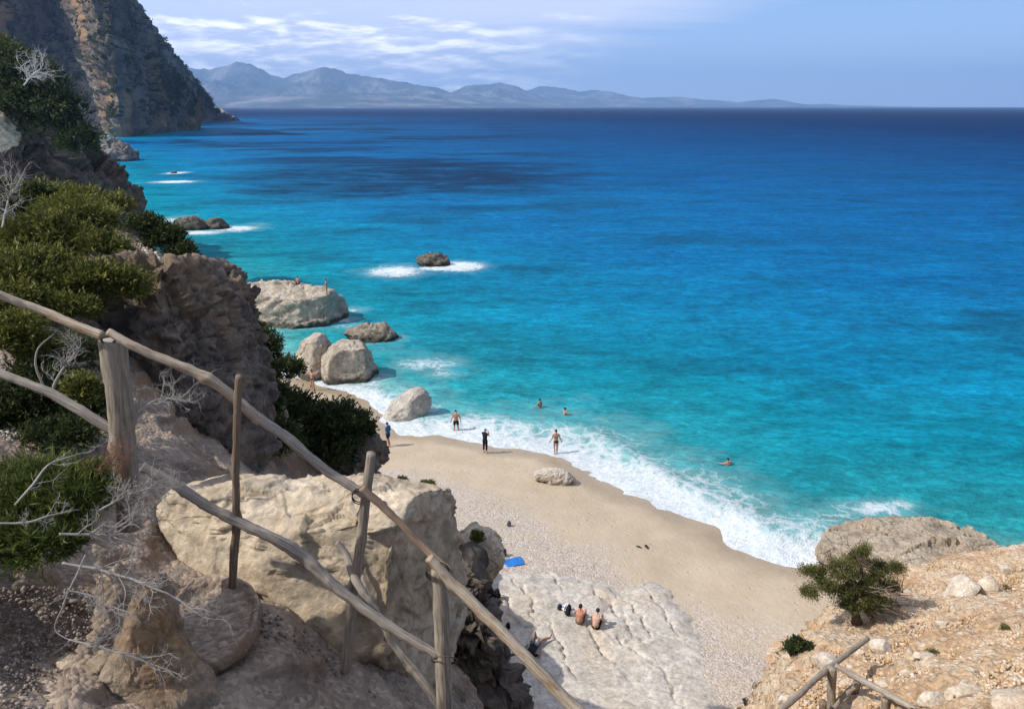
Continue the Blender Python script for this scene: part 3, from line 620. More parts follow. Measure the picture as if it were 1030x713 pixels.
# rocks in the sea and on the sand
def sea_rock(outline, tf, tb, mat, label, cat='sea rock', base=None, **kw):
    O = np.array(outline, float); b = base or (O[:, 0].mean(), O[:, 1].max() - 3)
    Y = PZ(b[0], b[1], 0)[1] + .35 * tf
    kw.setdefault('group', None); h_ = np.ptp(O[:, 1]); low = O[:, 1] > O[:, 1].max() - .3 * h_; O[low, 1] += .28 * h_; outline = O
    return rock('sea_rock', outline, Y, tf, tb, mat, label, cat, **kw)
sea_rock([(226, 318), (231, 303), (246, 290), (262, 285), (284, 283), (306, 285), (324, 290), (339, 294), (348, 302), (349, 314), (340, 323), (320, 326), (296, 328), (262, 328), (240, 326)], 3.2, 3.6, SEAR, 'largest pale boulder in the sea, with two people on top', planes=[((.05, -.35, 1), .72), ((.9, -.35, .05), .8), ((-.1, -.9, .25), .8)], e=.72, amp=.5, sc=3.4, sub=6, seed=41, cuts=3, fine=.6)
sea_rock([(303, 350), (306, 336), (316, 334), (326, 336), (330, 343), (331, 362), (328, 381), (318, 383), (306, 378)], 1.7, 1.5, SEAR, 'pale narrow block leaning against the square boulder at the waterline', planes=[((-.6, -.8, .1), .5), ((.35, -.9, 0), .6), ((-.3, 0, 1), .8)], e=.5, amp=.15, sc=1.6, sub=6, seed=43, cuts=3)
sea_rock([(322, 381), (326, 352), (334, 342), (350, 341), (362, 343), (370, 352), (374, 364), (377, 382), (360, 386), (338, 386)], 1.7, 2., SEAR, 'big square brownish boulder at the waterline', planes=[((.25, -.96, .05), .5), ((.05, -.1, 1), .74), ((.95, -.3, .05), .72), ((-.8, -.6, .1), .7)], e=.48, amp=.17, sc=1.8, sub=6, seed=45, cuts=3)
sea_rock([(347, 338), (349, 331), (360, 329), (375, 327), (390, 328), (397, 333), (399, 339), (390, 344), (372, 345), (354, 344)], 1.2, 1.4, rock_mat('sea_rock_brown', (.14, .115, .085), (.26, .215, .16), (.38, .32, .25), (.2, .15, .09), .7, .4, .8, .1, algae=(.3, (.05, .045, .03))), 'low brown rock awash just beyond the square boulder', planes=[((0, -.2, 1), .8)], e=.7, amp=.36, sc=1.1, sub=5, seed=47)
sea_rock([(386, 418), (390, 408), (400, 397), (412, 391), (424, 389), (432, 395), (435, 404), (430, 413), (416, 421), (400, 425), (388, 424)], 1.0, 1.1, rock_mat('sea_rock_grey', (.30, .27, .22), (.46, .42, .36), (.55, .51, .45), (.38, .32, .24), 1., .4, .9, .07, strata=.9), 'smooth grey ribbed boulder tilted on the wet sand', cat='rock', planes=[((-.5, -.5, .7), .7), ((.5, -.85, .1), .75)], e=.8, amp=.11, sc=1.4, sub=6, seed=49, base=(410, 420))
sea_rock([(420, 265), (421, 259), (427, 256), (437, 254.5), (446, 257), (452, 262), (454, 268), (440, 270), (426, 269)], 1.3, 1.4, DARKR, 'lone dark rock ringed by white foam', e=.8, amp=.4, sc=1.4, sub=5, seed=51)
sea_rock([(175, 231), (177, 223), (184, 220), (195, 219), (204, 221), (209, 226), (210, 232), (195, 234), (180, 234)], 1.8, 2.4, DARKR, 'wider of the two dark rocks in the surf below the crest', e=.7, amp=.5, sc=1.8, sub=5, seed=53)
sea_rock([(209, 231), (210, 222), (216, 219), (223, 220), (228, 225), (229, 231), (220, 233)], 1.5, 1.6, DARKR, 'smaller rounded rock of the pair in the surf below the crest', e=.75, amp=.4, sc=1.5, sub=5, seed=55)
sea_rock([(119, 212), (122, 205), (128, 203), (133, 207), (137, 212), (135, 217), (122, 217)], 1.4, 1.6, DARKR, 'dark rock peeping over the crest, beside the mossy bank', e=.75, amp=.4, sc=1.5, sub=5, seed=57)
sea_rock([(172, 176), (174, 172.5), (177, 172), (178, 175), (177, 177.5)], .8, .9, DARKR, 'tiny black rock with a breaking wave, far out below the cliff', e=.8, amp=.25, sc=1, sub=4, seed=59)
sea_rock([(86, 162), (88, 150), (97, 142), (110, 140), (122, 142), (131, 148), (136, 157), (144, 161.5), (130, 164), (100, 165)], 6, 9, rock_mat('shaded_rock', (.13, .11, .095), (.22, .19, .165), (.32, .285, .25), (.2, .16, .12), .2, .4, .8, .4, algae=(.8, (.05, .045, .04))), 'big grey whaleback rock in the bay at the foot of the far cliff', e=.75, amp=1.5, sc=6, sub=6, seed=61, planes=[((.8, -.3, .4), .8)])
sea_rock([(196, 122), (199, 113), (207, 109.5), (216, 110), (224, 112), (230, 117), (241, 121), (236, 122.5), (215, 123)], 24, 40, rock_mat('tip_rock', (.26, .21, .165), (.46, .39, .31), (.60, .53, .44), (.4, .28, .17), .08, .5, 1., 1.2), 'low pale rocks at the waterline off the tip of the far headland', e=.6, amp=6, sc=14, sub=6, seed=73)
q = PB(557, 486)
rock('rock', [(534, 478), (540, 473), (550, 472), (558, 471), (567, 472), (577, 479), (581, 486), (572, 489), (560, 488), (548, 484), (538, 482)], q[1] + .25, .55, .7, rock_mat('sand_rock', (.42, .36, .28), (.56, .49, .40), (.64, .58, .50), (.5, .42, .32), 1.5, .3, .9, .06, strata=.7), 'low pale ribbed rock half buried in the sand', amp=.09, sc=.7, sub=6, seed=63, planes=[((0, -.3, 1), .8)])
# slab of bedrock on the beach
def inpoly(X, Y, Q):
    ins = np.zeros(X.shape, bool); best = np.full(X.shape, 1e9); n = len(Q)
    for i in range(n):
        (x0, y0), (x1, y1) = Q[i], Q[(i + 1) % n]
        c = (y0 > Y) != (y1 > Y); ins ^= c & (X < (x1 - x0) * (Y - y0) / (y1 - y0 + 1e-12) + x0)
        dx, dy = x1 - x0, y1 - y0; t = np.clip(((X - x0) * dx + (Y - y0) * dy) / (dx * dx + dy * dy), 0, 1)
        best = np.minimum(best, np.hypot(X - x0 - t * dx, Y - y0 - t * dy))
    return np.where(ins, best, -best)
_slab = np.array([PB(*q)[:2] for q in [(462, 600), (486, 582), (505, 574), (535, 574), (565, 578), (598, 584), (622, 593), (640, 588), (656, 584), (672, 592), (690, 610), (704, 632), (712, 660), (716, 690), (728, 714), (735, 760), (700, 800), (520, 800), (440, 720)]])
def slab_z(X, Y):
    sh = X.shape; P = np.stack([X, Y, X * 0], -1).reshape(-1, 3)
    wv = np.stack([fbm(P * .5 + 3, 4), fbm(P * .5 + 8, 4), P[:, 0] * 0], 1)
    d = inpoly(X, Y, _slab) + (.5 * fbm(P * .8, 5)).reshape(sh)
    u = (P + wv * 1.1) @ np.array((.94, .32, 0)); v = (P + wv * .8) @ np.array((-.32, .94, 0))
    fis = np.zeros(len(P))
    for k, (c, w) in enumerate([(6.1, .09), (7.05, .06), (8.3, .09), (9.6, .05), (11.25, .07), (12.7, .08), (13.5, .05), (15., .06)]):
        g = np.exp(-np.abs((u - c - .45 * fbm(P * 1.1 + k * 5, 4)) / w) ** 1.3) * sstep(-.25, .25, fbm(P * .35 + k * 11, 3) + .05); fis = np.maximum(fis, g)
    led = np.floor(u * .55) * .05
    z = .30 * (1 - np.exp(-np.clip(d, 0, 9).ravel() / .8)) - .45 * sstep(.1, -.7, d.ravel()) - .22 * fis + .10 * fbm(P * .5, 4) + .03 * fbm(P * (1.2, 3.4, 1), 5) + .07 * facets(P * (.30, .42, 1) + wv * .4) + .022 * facets(P * (1.1, 1.6, 1) + wv * .6)
    return z.reshape(sh) + beach_z(X, Y)[0] - .05
xs = np.arange(-4, 11, .055); ys = np.arange(16.5, 33.5, .06); X, Y = np.meshgrid(xs, ys); Z = slab_z(X, Y)
Fs = grid_faces(*X.shape); k = (inpoly(X, Y, _slab) > -.9).ravel()[Fs].all(1); Fs = Fs[k]; used = np.unique(Fs); rm = np.zeros(X.size, int); rm[used] = np.arange(len(used))
tag(obj('rock_slab', np.stack([X, Y, Z], -1).reshape(-1, 3)[used], rm[Fs], LIMEW, origin=(4, 25, 1.5)), 'broad flat whitish fissured rock slab on the beach with sunbathers on it', 'rock slab')
def on_slab(px, py):
    z = 2.2
    for _ in range(6):
        q = PZ(px, py, z); z = float(slab_z(np.array([[q[0]]]), np.array([[q[1]]]))[0, 0])
    return PZ(px, py, z)

# rock shelf at the water's edge
SHELF = rock_mat('shelf_rock', (.22, .175, .13), (.43, .355, .265), (.57, .49, .38), (.42, .28, .17), .8, .55, 1., .12, strata=.4)
_sh = np.array([PZ(a, b, 1.)[:2] for a, b in [(822, 541), (825, 529), (836, 522), (852, 519), (880, 518), (910, 518.5), (940, 519), (960, 522), (974, 529), (990, 536), (1006, 546), (1024, 554), (1030, 600), (940, 640), (880, 606), (862, 584), (846, 572), (836, 560)]])
def shelf():
    xs = np.arange(11, 32, .055); ys = np.arange(24, 37.5, .055); X, Y = np.meshgrid(xs, ys); sh = X.shape; P = np.stack([X, Y, X * 0], -1).reshape(-1, 3)
    d = inpoly(X, Y, _sh).ravel() + .30 * fbm(P * 1.3, 5) + .22 * facets(P * .8)
    wv = np.stack([fbm(P * .6 + 3, 4), fbm(P * .6 + 8, 4), P[:, 0] * 0], 1)
    z = -1. + 1.75 * sstep(-.45, .22, d) + .10 * np.clip(d, 0, 4) + .035 * (P[:, 0] - 15) + .20 * facets(P * .45 + wv * .5) + .10 * facets(P * 1.2 + wv * .6) + .05 * facets(P * 3.1 + wv) + .05 * fbm(P * 3, 5)
    cr = np.zeros(len(P))
    for k, (a, bb, c, w) in enumerate([(.35, .94, 0., .09), (.9, -.44, 2.6, .10), (.5, .86, 2.2, .08), (-.2, .98, -1.4, .07)]):
        u = (P - np.array((20.5, 33, 0)) + wv * 1.4) @ np.array((a, bb, 0)); cr = np.maximum(cr, np.exp(-((u - c) / w) ** 2) * sstep(-.2, .2, fbm(P * .4 + 9 * k, 3) + .03))
    z -= .42 * cr * (d > .1)
    Fs = grid_faces(*sh); k = (d > -.6)[Fs].all(1); Fs = Fs[k]; used = np.unique(Fs); rm = np.zeros(len(P), int); rm[used] = np.arange(len(used))
    tag(obj('rock_shelf', np.c_[P[:, :2], z][used], rm[Fs], SHELF, origin=(20, 33, 0)), 'broad cracked rock shelf jutting into the sea beyond the crooked tree', 'rock shelf')
shelf()

# ------------------------------------------------------------------ far cliff and headland
def m_farcliff():
    t = NT('far_cliff'); p = t.pos(); nrm = t.n('ShaderNodeNewGeometry').outputs['Normal']; up = t.n('ShaderNodeSeparateXYZ', {0: nrm}).outputs[2]
    n1 = t.noise(t.scl(p, (1, 1, .35)), .06, 9, .65, .4)
    c = t.ramp(n1, [(.3, (.10, .08, .062)), (.5, (.21, .17, .135)), (.7, (.38, .32, .25))])
    c = t.mix(t.math('MULTIPLY', t.rng(t.noise(t.scl(p, (1, 1, .3)), .028, 5), .52, .64), .8), c, (.44, .27, .13))
    g = t.math('ADD', t.math('MULTIPLY', up, .55), t.math('MULTIPLY', t.math('SUBTRACT', t.noise(p, .035, 9, .72), .5), 2.8))
    c = t.mix(t.rng(g, .28, .42), c, t.ramp(t.noise(p, .25, 5, .7), [(.3, (.018, .026, .014)), (.7, (.05, .062, .03))]))
    h = t.math('ADD', t.noise(p, .12, 10, .72), t.math('MULTIPLY', t.noise(t.scl(p, (1, 1, .3)), .3, 6), .4))
    return t.done(t.bsdf(c, .95, t.bump(h, 1., 4.), .1))
M_FC = m_farcliff()
def cliff_sheet(name, cols, rows, depth, top_back, label, amp, seed, nx=260, nz=150):
    """Cliff wall: cols = px of the section lines, depth(px, h) = distance of the wall at height share h."""
    V = []; us = np.linspace(0, 1, nx); hs = np.linspace(0, 1, nz)
    px = np.interp(us, np.linspace(0, 1, len(cols)), [c[0] for c in cols]); ztop = np.interp(us, np.linspace(0, 1, len(cols)), [c[1] for c in cols])
    yb = np.interp(us, np.linspace(0, 1, len(cols)), [c[2] for c in cols]); rec = np.interp(us, np.linspace(0, 1, len(cols)), [c[3] for c in cols])
    for h in hs:
        z = -4 + (ztop + 4) * h
        y = yb + rec * (h ** 1.3)
        x = (px - 515) / F * (yb * CP + (CAMH - 0) * SP) + top_back * 0
        V.append(np.stack([x, y, z], 1))
    P = np.concatenate(V); me = make_mesh(name, P, grid_faces(nz, nx)); N = normals(me).astype(float)
    if N[:, 1].mean() > 0: me.flip_normals(); me.update(); N = normals(me).astype(float)
    q = P * (1, 1, .55)
    d = rockdisp(q + seed * 31, amp, amp * 3.4) + amp * .5 * fbm(P * (.05, .05, .012) + seed, 4, ridged=True)
    d *= np.clip(P[:, 2] / 8 + .3, 0, 1)
    setco(me, P + N * d[:, None]); return tag(link(name, me, M_FC), label, 'cliff', kind='structure')
# px, height of the rim, distance at the foot, how far the wall leans back
cliff_sheet('cliff', [(-300, 130, 430, 0), (-160, 140, 520, 0), (-60, 145, 610, 0), (10, 150, 700, 0), (55, 158, 790, 0), (82, 160, 810, 0), (98, 160, 700, 8), (114, 150, 585, 14), (124, 134, 574, 16), (138, 106, 610, 16), (152, 86, 652, 16), (166, 64, 690, 16), (176, 52, 712, 16), (186, 39, 733, 14), (192, 27, 745, 10), (197, 14, 760, 8), (194, 8, 820, 10)], None, None, 0, 'tall dark sea cliff with a sunlit rust coloured buttress and scrub on top', 9, 2)
cliff_sheet('headland', [(110, 170, 900, 40), (145, 135, 960, 40), (166, 98, 1010, 40), (184, 70, 1060, 40), (198, 46, 1110, 30), (208, 28, 1140, 20), (218, 13, 1165, 12), (228, 8, 1190, 10), (236, 4, 1205, 10), (241, -2, 1230, 8)], None, None, 0, 'scrubby headland behind the cliff running out to low pale rocks', 6, 6, 140, 60)
# ------------------------------------------------------------------ stick fence
WOOD = wood_mat('weathered_wood', (.33, .28, .225), (.50, .44, .36), (.13, .10, .075))
WOODW = wood_mat('peeled_wood', (.47, .38, .27), (.62, .53, .41), (.24, .17, .11), (.36, .22, .13))
WOODD = wood_mat('bark_wood', (.20, .145, .10), (.32, .245, .18), (.08, .055, .04))
WOODP = wood_mat('post_wood', (.27, .225, .17), (.40, .345, .27), (.11, .085, .06))
WIRE = plain('rusty_wire', (.10, .07, .05), .7)
def stick(name, pts, rad_px, mat, parent, sides=12, wob=.012, seed=0, lump=.22, sub=8, label=None):
    P = np.array([PD(*q) for q in pts]); rp = np.broadcast_to(np.asarray(rad_px, float), (len(pts),))
    V, Fc, UV = tube(P, rp * P[:, 1] * 1.0 / F, sides, wob, seed, sub, lump)
    o = obj(name, V, Fc, mat, None, None, uv=UV)
    o.parent = parent; o.matrix_parent_inverse = Matrix.Translation(-parent.location)
    if label: o['label'] = label
    return o
fb = PD(128, 500, 4.3)
fence = tag(empty('wooden_fence', fb), 'rustic stick fence of crooked weathered poles along the cliff path', 'fence')
stick('post', [(113, 343, 4.28), (118, 380, 4.28), (123, 430, 4.28), (127, 478, 4.28), (130, 530, 4.3)], [14, 13, 13, 12.5, 13], WOODP, fence, 18, .006, 1, .10, label='thick grey hewn post under the pale rails')
stick('post', [(442, 572, 4.25), (444, 620, 4.2), (446, 670, 4.15), (448, 730, 4.1)], [8.5, 9.5, 10, 11], WOODP, fence, 16, .006, 2, .10, label='shorter post with rusty wire round its head')
stick('rail', [(-30, 283, 4.1), (0, 297, 4.15), (35, 309, 4.2), (70, 325, 4.2), (104, 339, 4.2)], [4.2, 4.2, 4.6, 4.8, 5], WOODW, fence, 12, .01, 3)
stick('rail', [(109, 333, 4.12), (135, 347, 4.12), (165, 361, 4.15), (195, 374, 4.18), (214, 384, 4.2), (240, 404, 4.25), (262, 424, 4.3)], [4, 4.6, 5, 5.4, 5.6, 5.5, 5.8], WOODW, fence, 12, .012, 4)
stick('rail', [(250, 412, 4.3), (285, 437, 4.32), (310, 458, 4.34), (330, 475, 4.36), (352, 488, 4.36), (374, 500, 4.36)], [5.8, 5.6, 5.4, 5.6, 5.2, 4.8], WOOD, fence, 12, .012, 5)
stick('rail', [(364, 490, 4.28), (385, 510, 4.28), (404, 528, 4.27), (428, 552, 4.25), (452, 574, 4.2)], [4.8, 4.6, 4.4, 4.4, 4.8], wood_mat('reddish_wood', (.34, .22, .14), (.48, .36, .26), (.17, .10, .06)), fence, 10, .012, 6, label='thinner reddish rail')
stick('rail', [(432, 560, 4.1), (452, 582, 4.08), (490, 620, 4.0), (530, 663, 3.9), (575, 708, 3.8), (610, 745, 3.7)], [5.6, 6.4, 7, 7.5, 8, 8.2], WOODW, fence, 14, .012, 7)
stick('rail', [(-30, 364, 4.35), (10, 379, 4.35), (45, 393, 4.35), (80, 412, 4.35), (116, 434, 4.35)], [4.2, 4.6, 5.2, 5.6, 5.6], WOOD, fence, 12, .012, 8)
stick('rail', [(143, 469, 4.15), (175, 488, 4.16), (205, 507, 4.2), (240, 526, 4.22), (275, 541, 4.24), (305, 560, 4.28), (330, 584, 4.25), (360, 607, 4.22), (400, 634, 4.18), (440, 658, 4.15)], [5.2, 5.6, 6, 6.2, 6.4, 7.4, 7, 6.4, 6, 5.6], WOOD, fence, 12, .014, 9)
stick('stake', [(241, 378, 4.12), (239, 420, 4.15), (237, 470, 4.2), (237, 520, 4.25), (234, 590, 4.35)], [4, 4.2, 4.5, 4.6, 4.8], WOODD, fence, 10, .01, 10, .3)
stick('stake', [(374, 455, 4.42), (368, 500, 4.42), (362, 550, 4.42), (355, 600, 4.4), (346, 676, 4.3)], [5.4, 5.8, 6.2, 6, 5.6], WOODP, fence, 10, .01, 11, .15)
stick('brace', [(338, 545, 4.5), (347, 556, 4.48), (352, 572, 4.42), (362, 590, 4.35), (372, 606, 4.3), (384, 626, 4.28), (396, 648, 4.25), (414, 670, 4.2), (428, 688, 4.15), (450, 722, 4.1)], [3.2, 4, 4.6, 5, 5, 5, 5, 5.4, 5.6, 6], WOOD, fence, 10, .016, 12, label='crooked forked branch leaning on the lower rail')
def wire(pts, r=.0035, parent=fence, seed=0):
    P = np.array([PD(*q) for q in pts]); V, Fc, UV = tube(P, r, 6, .004, seed, 6)
    o = obj('wire_tie', V, Fc, WIRE, None, None, uv=UV); o.parent = parent; o.matrix_parent_inverse = Matrix.Translation(-parent.location)
def loop(cx, cy, Y, rx, ry, turns, dy, r=.0045, seed=0):
    a = np.linspace(0, 2 * math.pi * turns, int(14 * turns)); wire([(cx + rx * math.cos(t), cy + ry * math.sin(t) + dy * t / 6.28, Y + .075 * math.sin(t)) for t in a], r, fence, seed)
loop(440, 572, 4.16, 12, 8, 3, 2, seed=1); loop(447, 663, 4.13, 13, 4, 1.2, 1, seed=2); loop(362, 497, 4.38, 8, 7, 2, 2, seed=3); loop(109, 339, 4.2, 7, 6, 2, 2, seed=4)
# small railing on the rubble slope
rb = PD(836, 712, 12.4); rail2 = tag(empty('wooden_railing', rb), 'low grey wooden railing on the ochre slope under the crooked tree', 'railing')
stick('post', [(837, 671, 12.4), (836.5, 690, 12.4), (836, 725, 12.4)], 5.2, WOODP, rail2, 12, .01, 21, .1)
stick('post', [(864, 681, 12.6), (860, 695, 12.6), (857, 722, 12.6)], [4.2, 4.6, 5], WOODD, rail2, 12, .01, 22, .1, label='dark short post')
stick('post', [(890, 702, 11.8), (890, 730, 11.8)], 4.2, WOODP, rail2, 12, .01, 23, .1)
stick('post', [(828, 705, 12.2), (826, 730, 12.2)], 4.4, WOODD, rail2, 12, .01, 28, .1)
stick('rail', [(873, 642, 13.6), (850, 659, 13.0), (828, 676, 12.3), (806, 696, 11.6), (780, 719, 11)], [3, 3.4, 3.6, 3.8, 4], WOODP, rail2, 10, .02, 24, .15)
stick('rail', [(840, 669, 12.3), (862, 681, 12.1), (890, 696, 11.7), (925, 716, 11.2)], [3, 3.6, 3.8, 4], WOOD, rail2, 10, .02, 25, .15)
stick('brace', [(862, 688, 12.5), (850, 698, 12.4), (834, 716, 12.3)], [3.4, 3.6, 3.6], WOODP, rail2, 10, .02, 26, .15)

# ------------------------------------------------------------------ dead branches
DEAD = wood_mat('dead_twig', (.46, .42, .375), (.60, .56, .51), (.27, .24, .21))
def dead_branch(label, main, seed, Y=None, n=9, spread=.5, rad=3., mat=None, droop=0., levels=2, cat='dead branch', ln=.30):
    """main = px path of the main limb; side twigs fork off along it."""
    rs = np.random.RandomState(seed); mb = MB(); P = np.array([PD(*q) for q in main]); scale = P[:, 1].mean() / F
    rads = np.interp(np.linspace(0, 1, len(P)), [0, .35, 1], [rad * .75, rad * .85, rad * .22]) * scale
    mb.add(*tube(P, rads, 7, .02, seed, 8, .2))
    L = np.linalg.norm(np.diff(P, axis=0), axis=1).sum()
    def twig(p, d, ln, r, lev):
        k = 5; Q = [p]; q = p.copy(); dd = d.copy()
        for _ in range(k):
            dd = dd + rs.normal(size=3) * .22 + np.array((0, 0, .05 - droop)); dd /= np.linalg.norm(dd); q = q + dd * ln / k; Q.append(q.copy())
        mb.add(*tube(np.array(Q), np.linspace(r, r * .25, k + 1), 5, 0, 0, 2))
        if lev > 0:
            for j in range(rs.randint(3, 6)):
                i = rs.randint(1, k); d2 = dd * .7 + rs.normal(size=3) * .6; d2 /= np.linalg.norm(d2); twig(Q[i], d2, ln * rs.uniform(.4, .75), r * .6, lev - 1)
    for j in range(n):
        t = rs.uniform(.12, .98) * (len(P) - 1); i = min(int(t), len(P) - 2); p = P[i] + (P[i + 1] - P[i]) * (t - i); d = P[i + 1] - P[i]; d /= np.linalg.norm(d)
        side = rs.normal(size=3); side -= d * (side @ d); side /= np.linalg.norm(side)
        d2 = d * .75 + side * spread; d2 /= np.linalg.norm(d2)
        twig(p, d2, L * ln * rs.uniform(.5, 1.1), rad * scale * .5 * (1 - .55 * t / len(P)), levels)
    return tag(mb.build('dead_branch', mat or DEAD, None, P[0]), label, cat)
dead_branch('bare pale branch forking in front of the hewn post foot', [(60, 536, 3.5), (90, 537, 3.55), (115, 536, 3.6), (135, 525, 3.7), (160, 512, 3.85)], 1, n=20, spread=.6, rad=2.0, ln=.36)
dead_branch('long bare pale branch reaching over the streaked pinnacle', [(62, 566, 3.1), (100, 572, 3.12), (130, 582, 3.1), (160, 594, 3.08), (185, 606, 3.05), (204, 620, 3.0)], 2, n=16, spread=.45, rad=2.0, ln=.28)
dead_branch('lowest bare pale branch fanning out across the pinnacle foot', [(70, 643, 2.9), (100, 650, 2.9), (130, 658, 2.9), (155, 669, 2.9), (180, 678, 2.9)], 3, n=15, spread=.6, rad=1.7)
dead_branch('thin hanging dead twig bowed beside the green juniper', [(85, 560, 3.1), (72, 585, 3.05), (62, 610, 3.0), (56, 632, 2.98), (72, 645, 2.95)], 4, n=3, spread=.7, rad=1.5, levels=1)
dead_branch('thicket of fine dead twigs below the lower rail beside the hewn post', [(100, 512, 3.7), (125, 500, 3.8), (150, 492, 3.9), (172, 490, 4.0)], 15, n=22, spread=.7, rad=1.5, ln=.42)
dead_branch('dead twigs drooping over the middle of the pinnacle', [(70, 595, 3.0), (90, 600, 3.02), (112, 610, 3.02), (135, 618, 3.0)], 5, n=14, spread=.5, rad=1.3, droop=.1, ln=.4)
dead_branch('dead grey branch lying across the grassy juniper', [(15, 506, 3.5), (32, 488, 3.55), (48, 468, 3.65), (70, 460, 3.7), (95, 453, 3.8)], 6, n=6, spread=.5, rad=1.5, levels=1)
dead_branch('pale dead branch low on the grassy juniper', [(0, 526, 3.3), (30, 525, 3.35), (50, 518, 3.4), (80, 512, 3.5)], 7, n=7, spread=.6, rad=1.6)
dead_branch('spray of grey dead twigs above the lower rail', [(52, 400, 5.0), (58, 380, 5.0), (68, 365, 5.0), (80, 350, 5.1)], 8, n=12, spread=.7, rad=1.7, ln=.5)
dead_branch('curved dead hoop of wood beside the grey twig spray', [(48, 398, 5.0), (40, 375, 5.0), (38, 352, 5.0), (52, 336, 5.0)], 9, n=1, spread=.4, rad=1.5, levels=0)
dead_branch('dead grey brush against the shaded outcrop', [(128, 440, 6.2), (145, 410, 6.3), (165, 400, 6.4), (188, 402, 6.5)], 10, n=16, spread=.9, rad=1.2, ln=.45)
dead_branch('dead grey shrub standing on the dark bush of the far bank', [(24, 86, 80), (32, 76, 80), (40, 70, 80), (44, 64, 80)], 11, n=16, spread=1., rad=.9, ln=.7)
dead_branch('dead grey bush at the edge of the green juniper slope', [(2, 230, 9.0), (6, 212, 9.2), (10, 195, 9.4), (12, 178, 9.5)], 12, n=16, spread=.9, rad=1.1, ln=.6)
RUST = plain('dry_rust_twig', (.26, .12, .07), .9)
dead_branch('rust brown dry tuft beside the foot of the hewn post', [(88, 480, 4.0), (98, 470, 4.0), (110, 464, 4.02), (118, 462, 4.05)], 13, n=26, spread=1.1, rad=.9, ln=.8, mat=RUST, cat='dry tuft')

# ------------------------------------------------------------------ foliage
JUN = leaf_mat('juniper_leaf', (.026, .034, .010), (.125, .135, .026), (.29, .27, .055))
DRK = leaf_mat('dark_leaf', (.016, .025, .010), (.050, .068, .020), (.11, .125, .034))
GRN = leaf_mat('needle_leaf', (.028, .045, .012), (.10, .13, .028), (.22, .235, .06))
PIN = leaf_mat('tree_leaf', (.036, .044, .014), (.115, .12, .032), (.23, .22, .07))
BARK = plain('bark', (.13, .10, .075), .9, .4, 30, bump=.5)
def leaves(C, N, rs, ln, wd, up=.35, jit=.9):
    """Leaf quads at the points C, lying roughly along the directions N."""
    n = len(C); d = N + rs.normal(size=(n, 3)) * jit + np.array((0, 0, up)); d /= np.linalg.norm(d, axis=1)[:, None]
    s = np.cross(d, rs.normal(size=(n, 3))); s /= np.linalg.norm(s, axis=1)[:, None] + 1e-9
    l = (ln * rs.uniform(.6, 1.35, n))[:, None]; w = (wd * rs.uniform(.7, 1.3, n))[:, None]
    V = np.stack([C - d * l * .5, C + s * w * .5 - d * l * .05, C + d * l * .5, C - s * w * .5 - d * l * .05], 1).reshape(-1, 3)
    return V, np.arange(4 * n).reshape(n, 4)
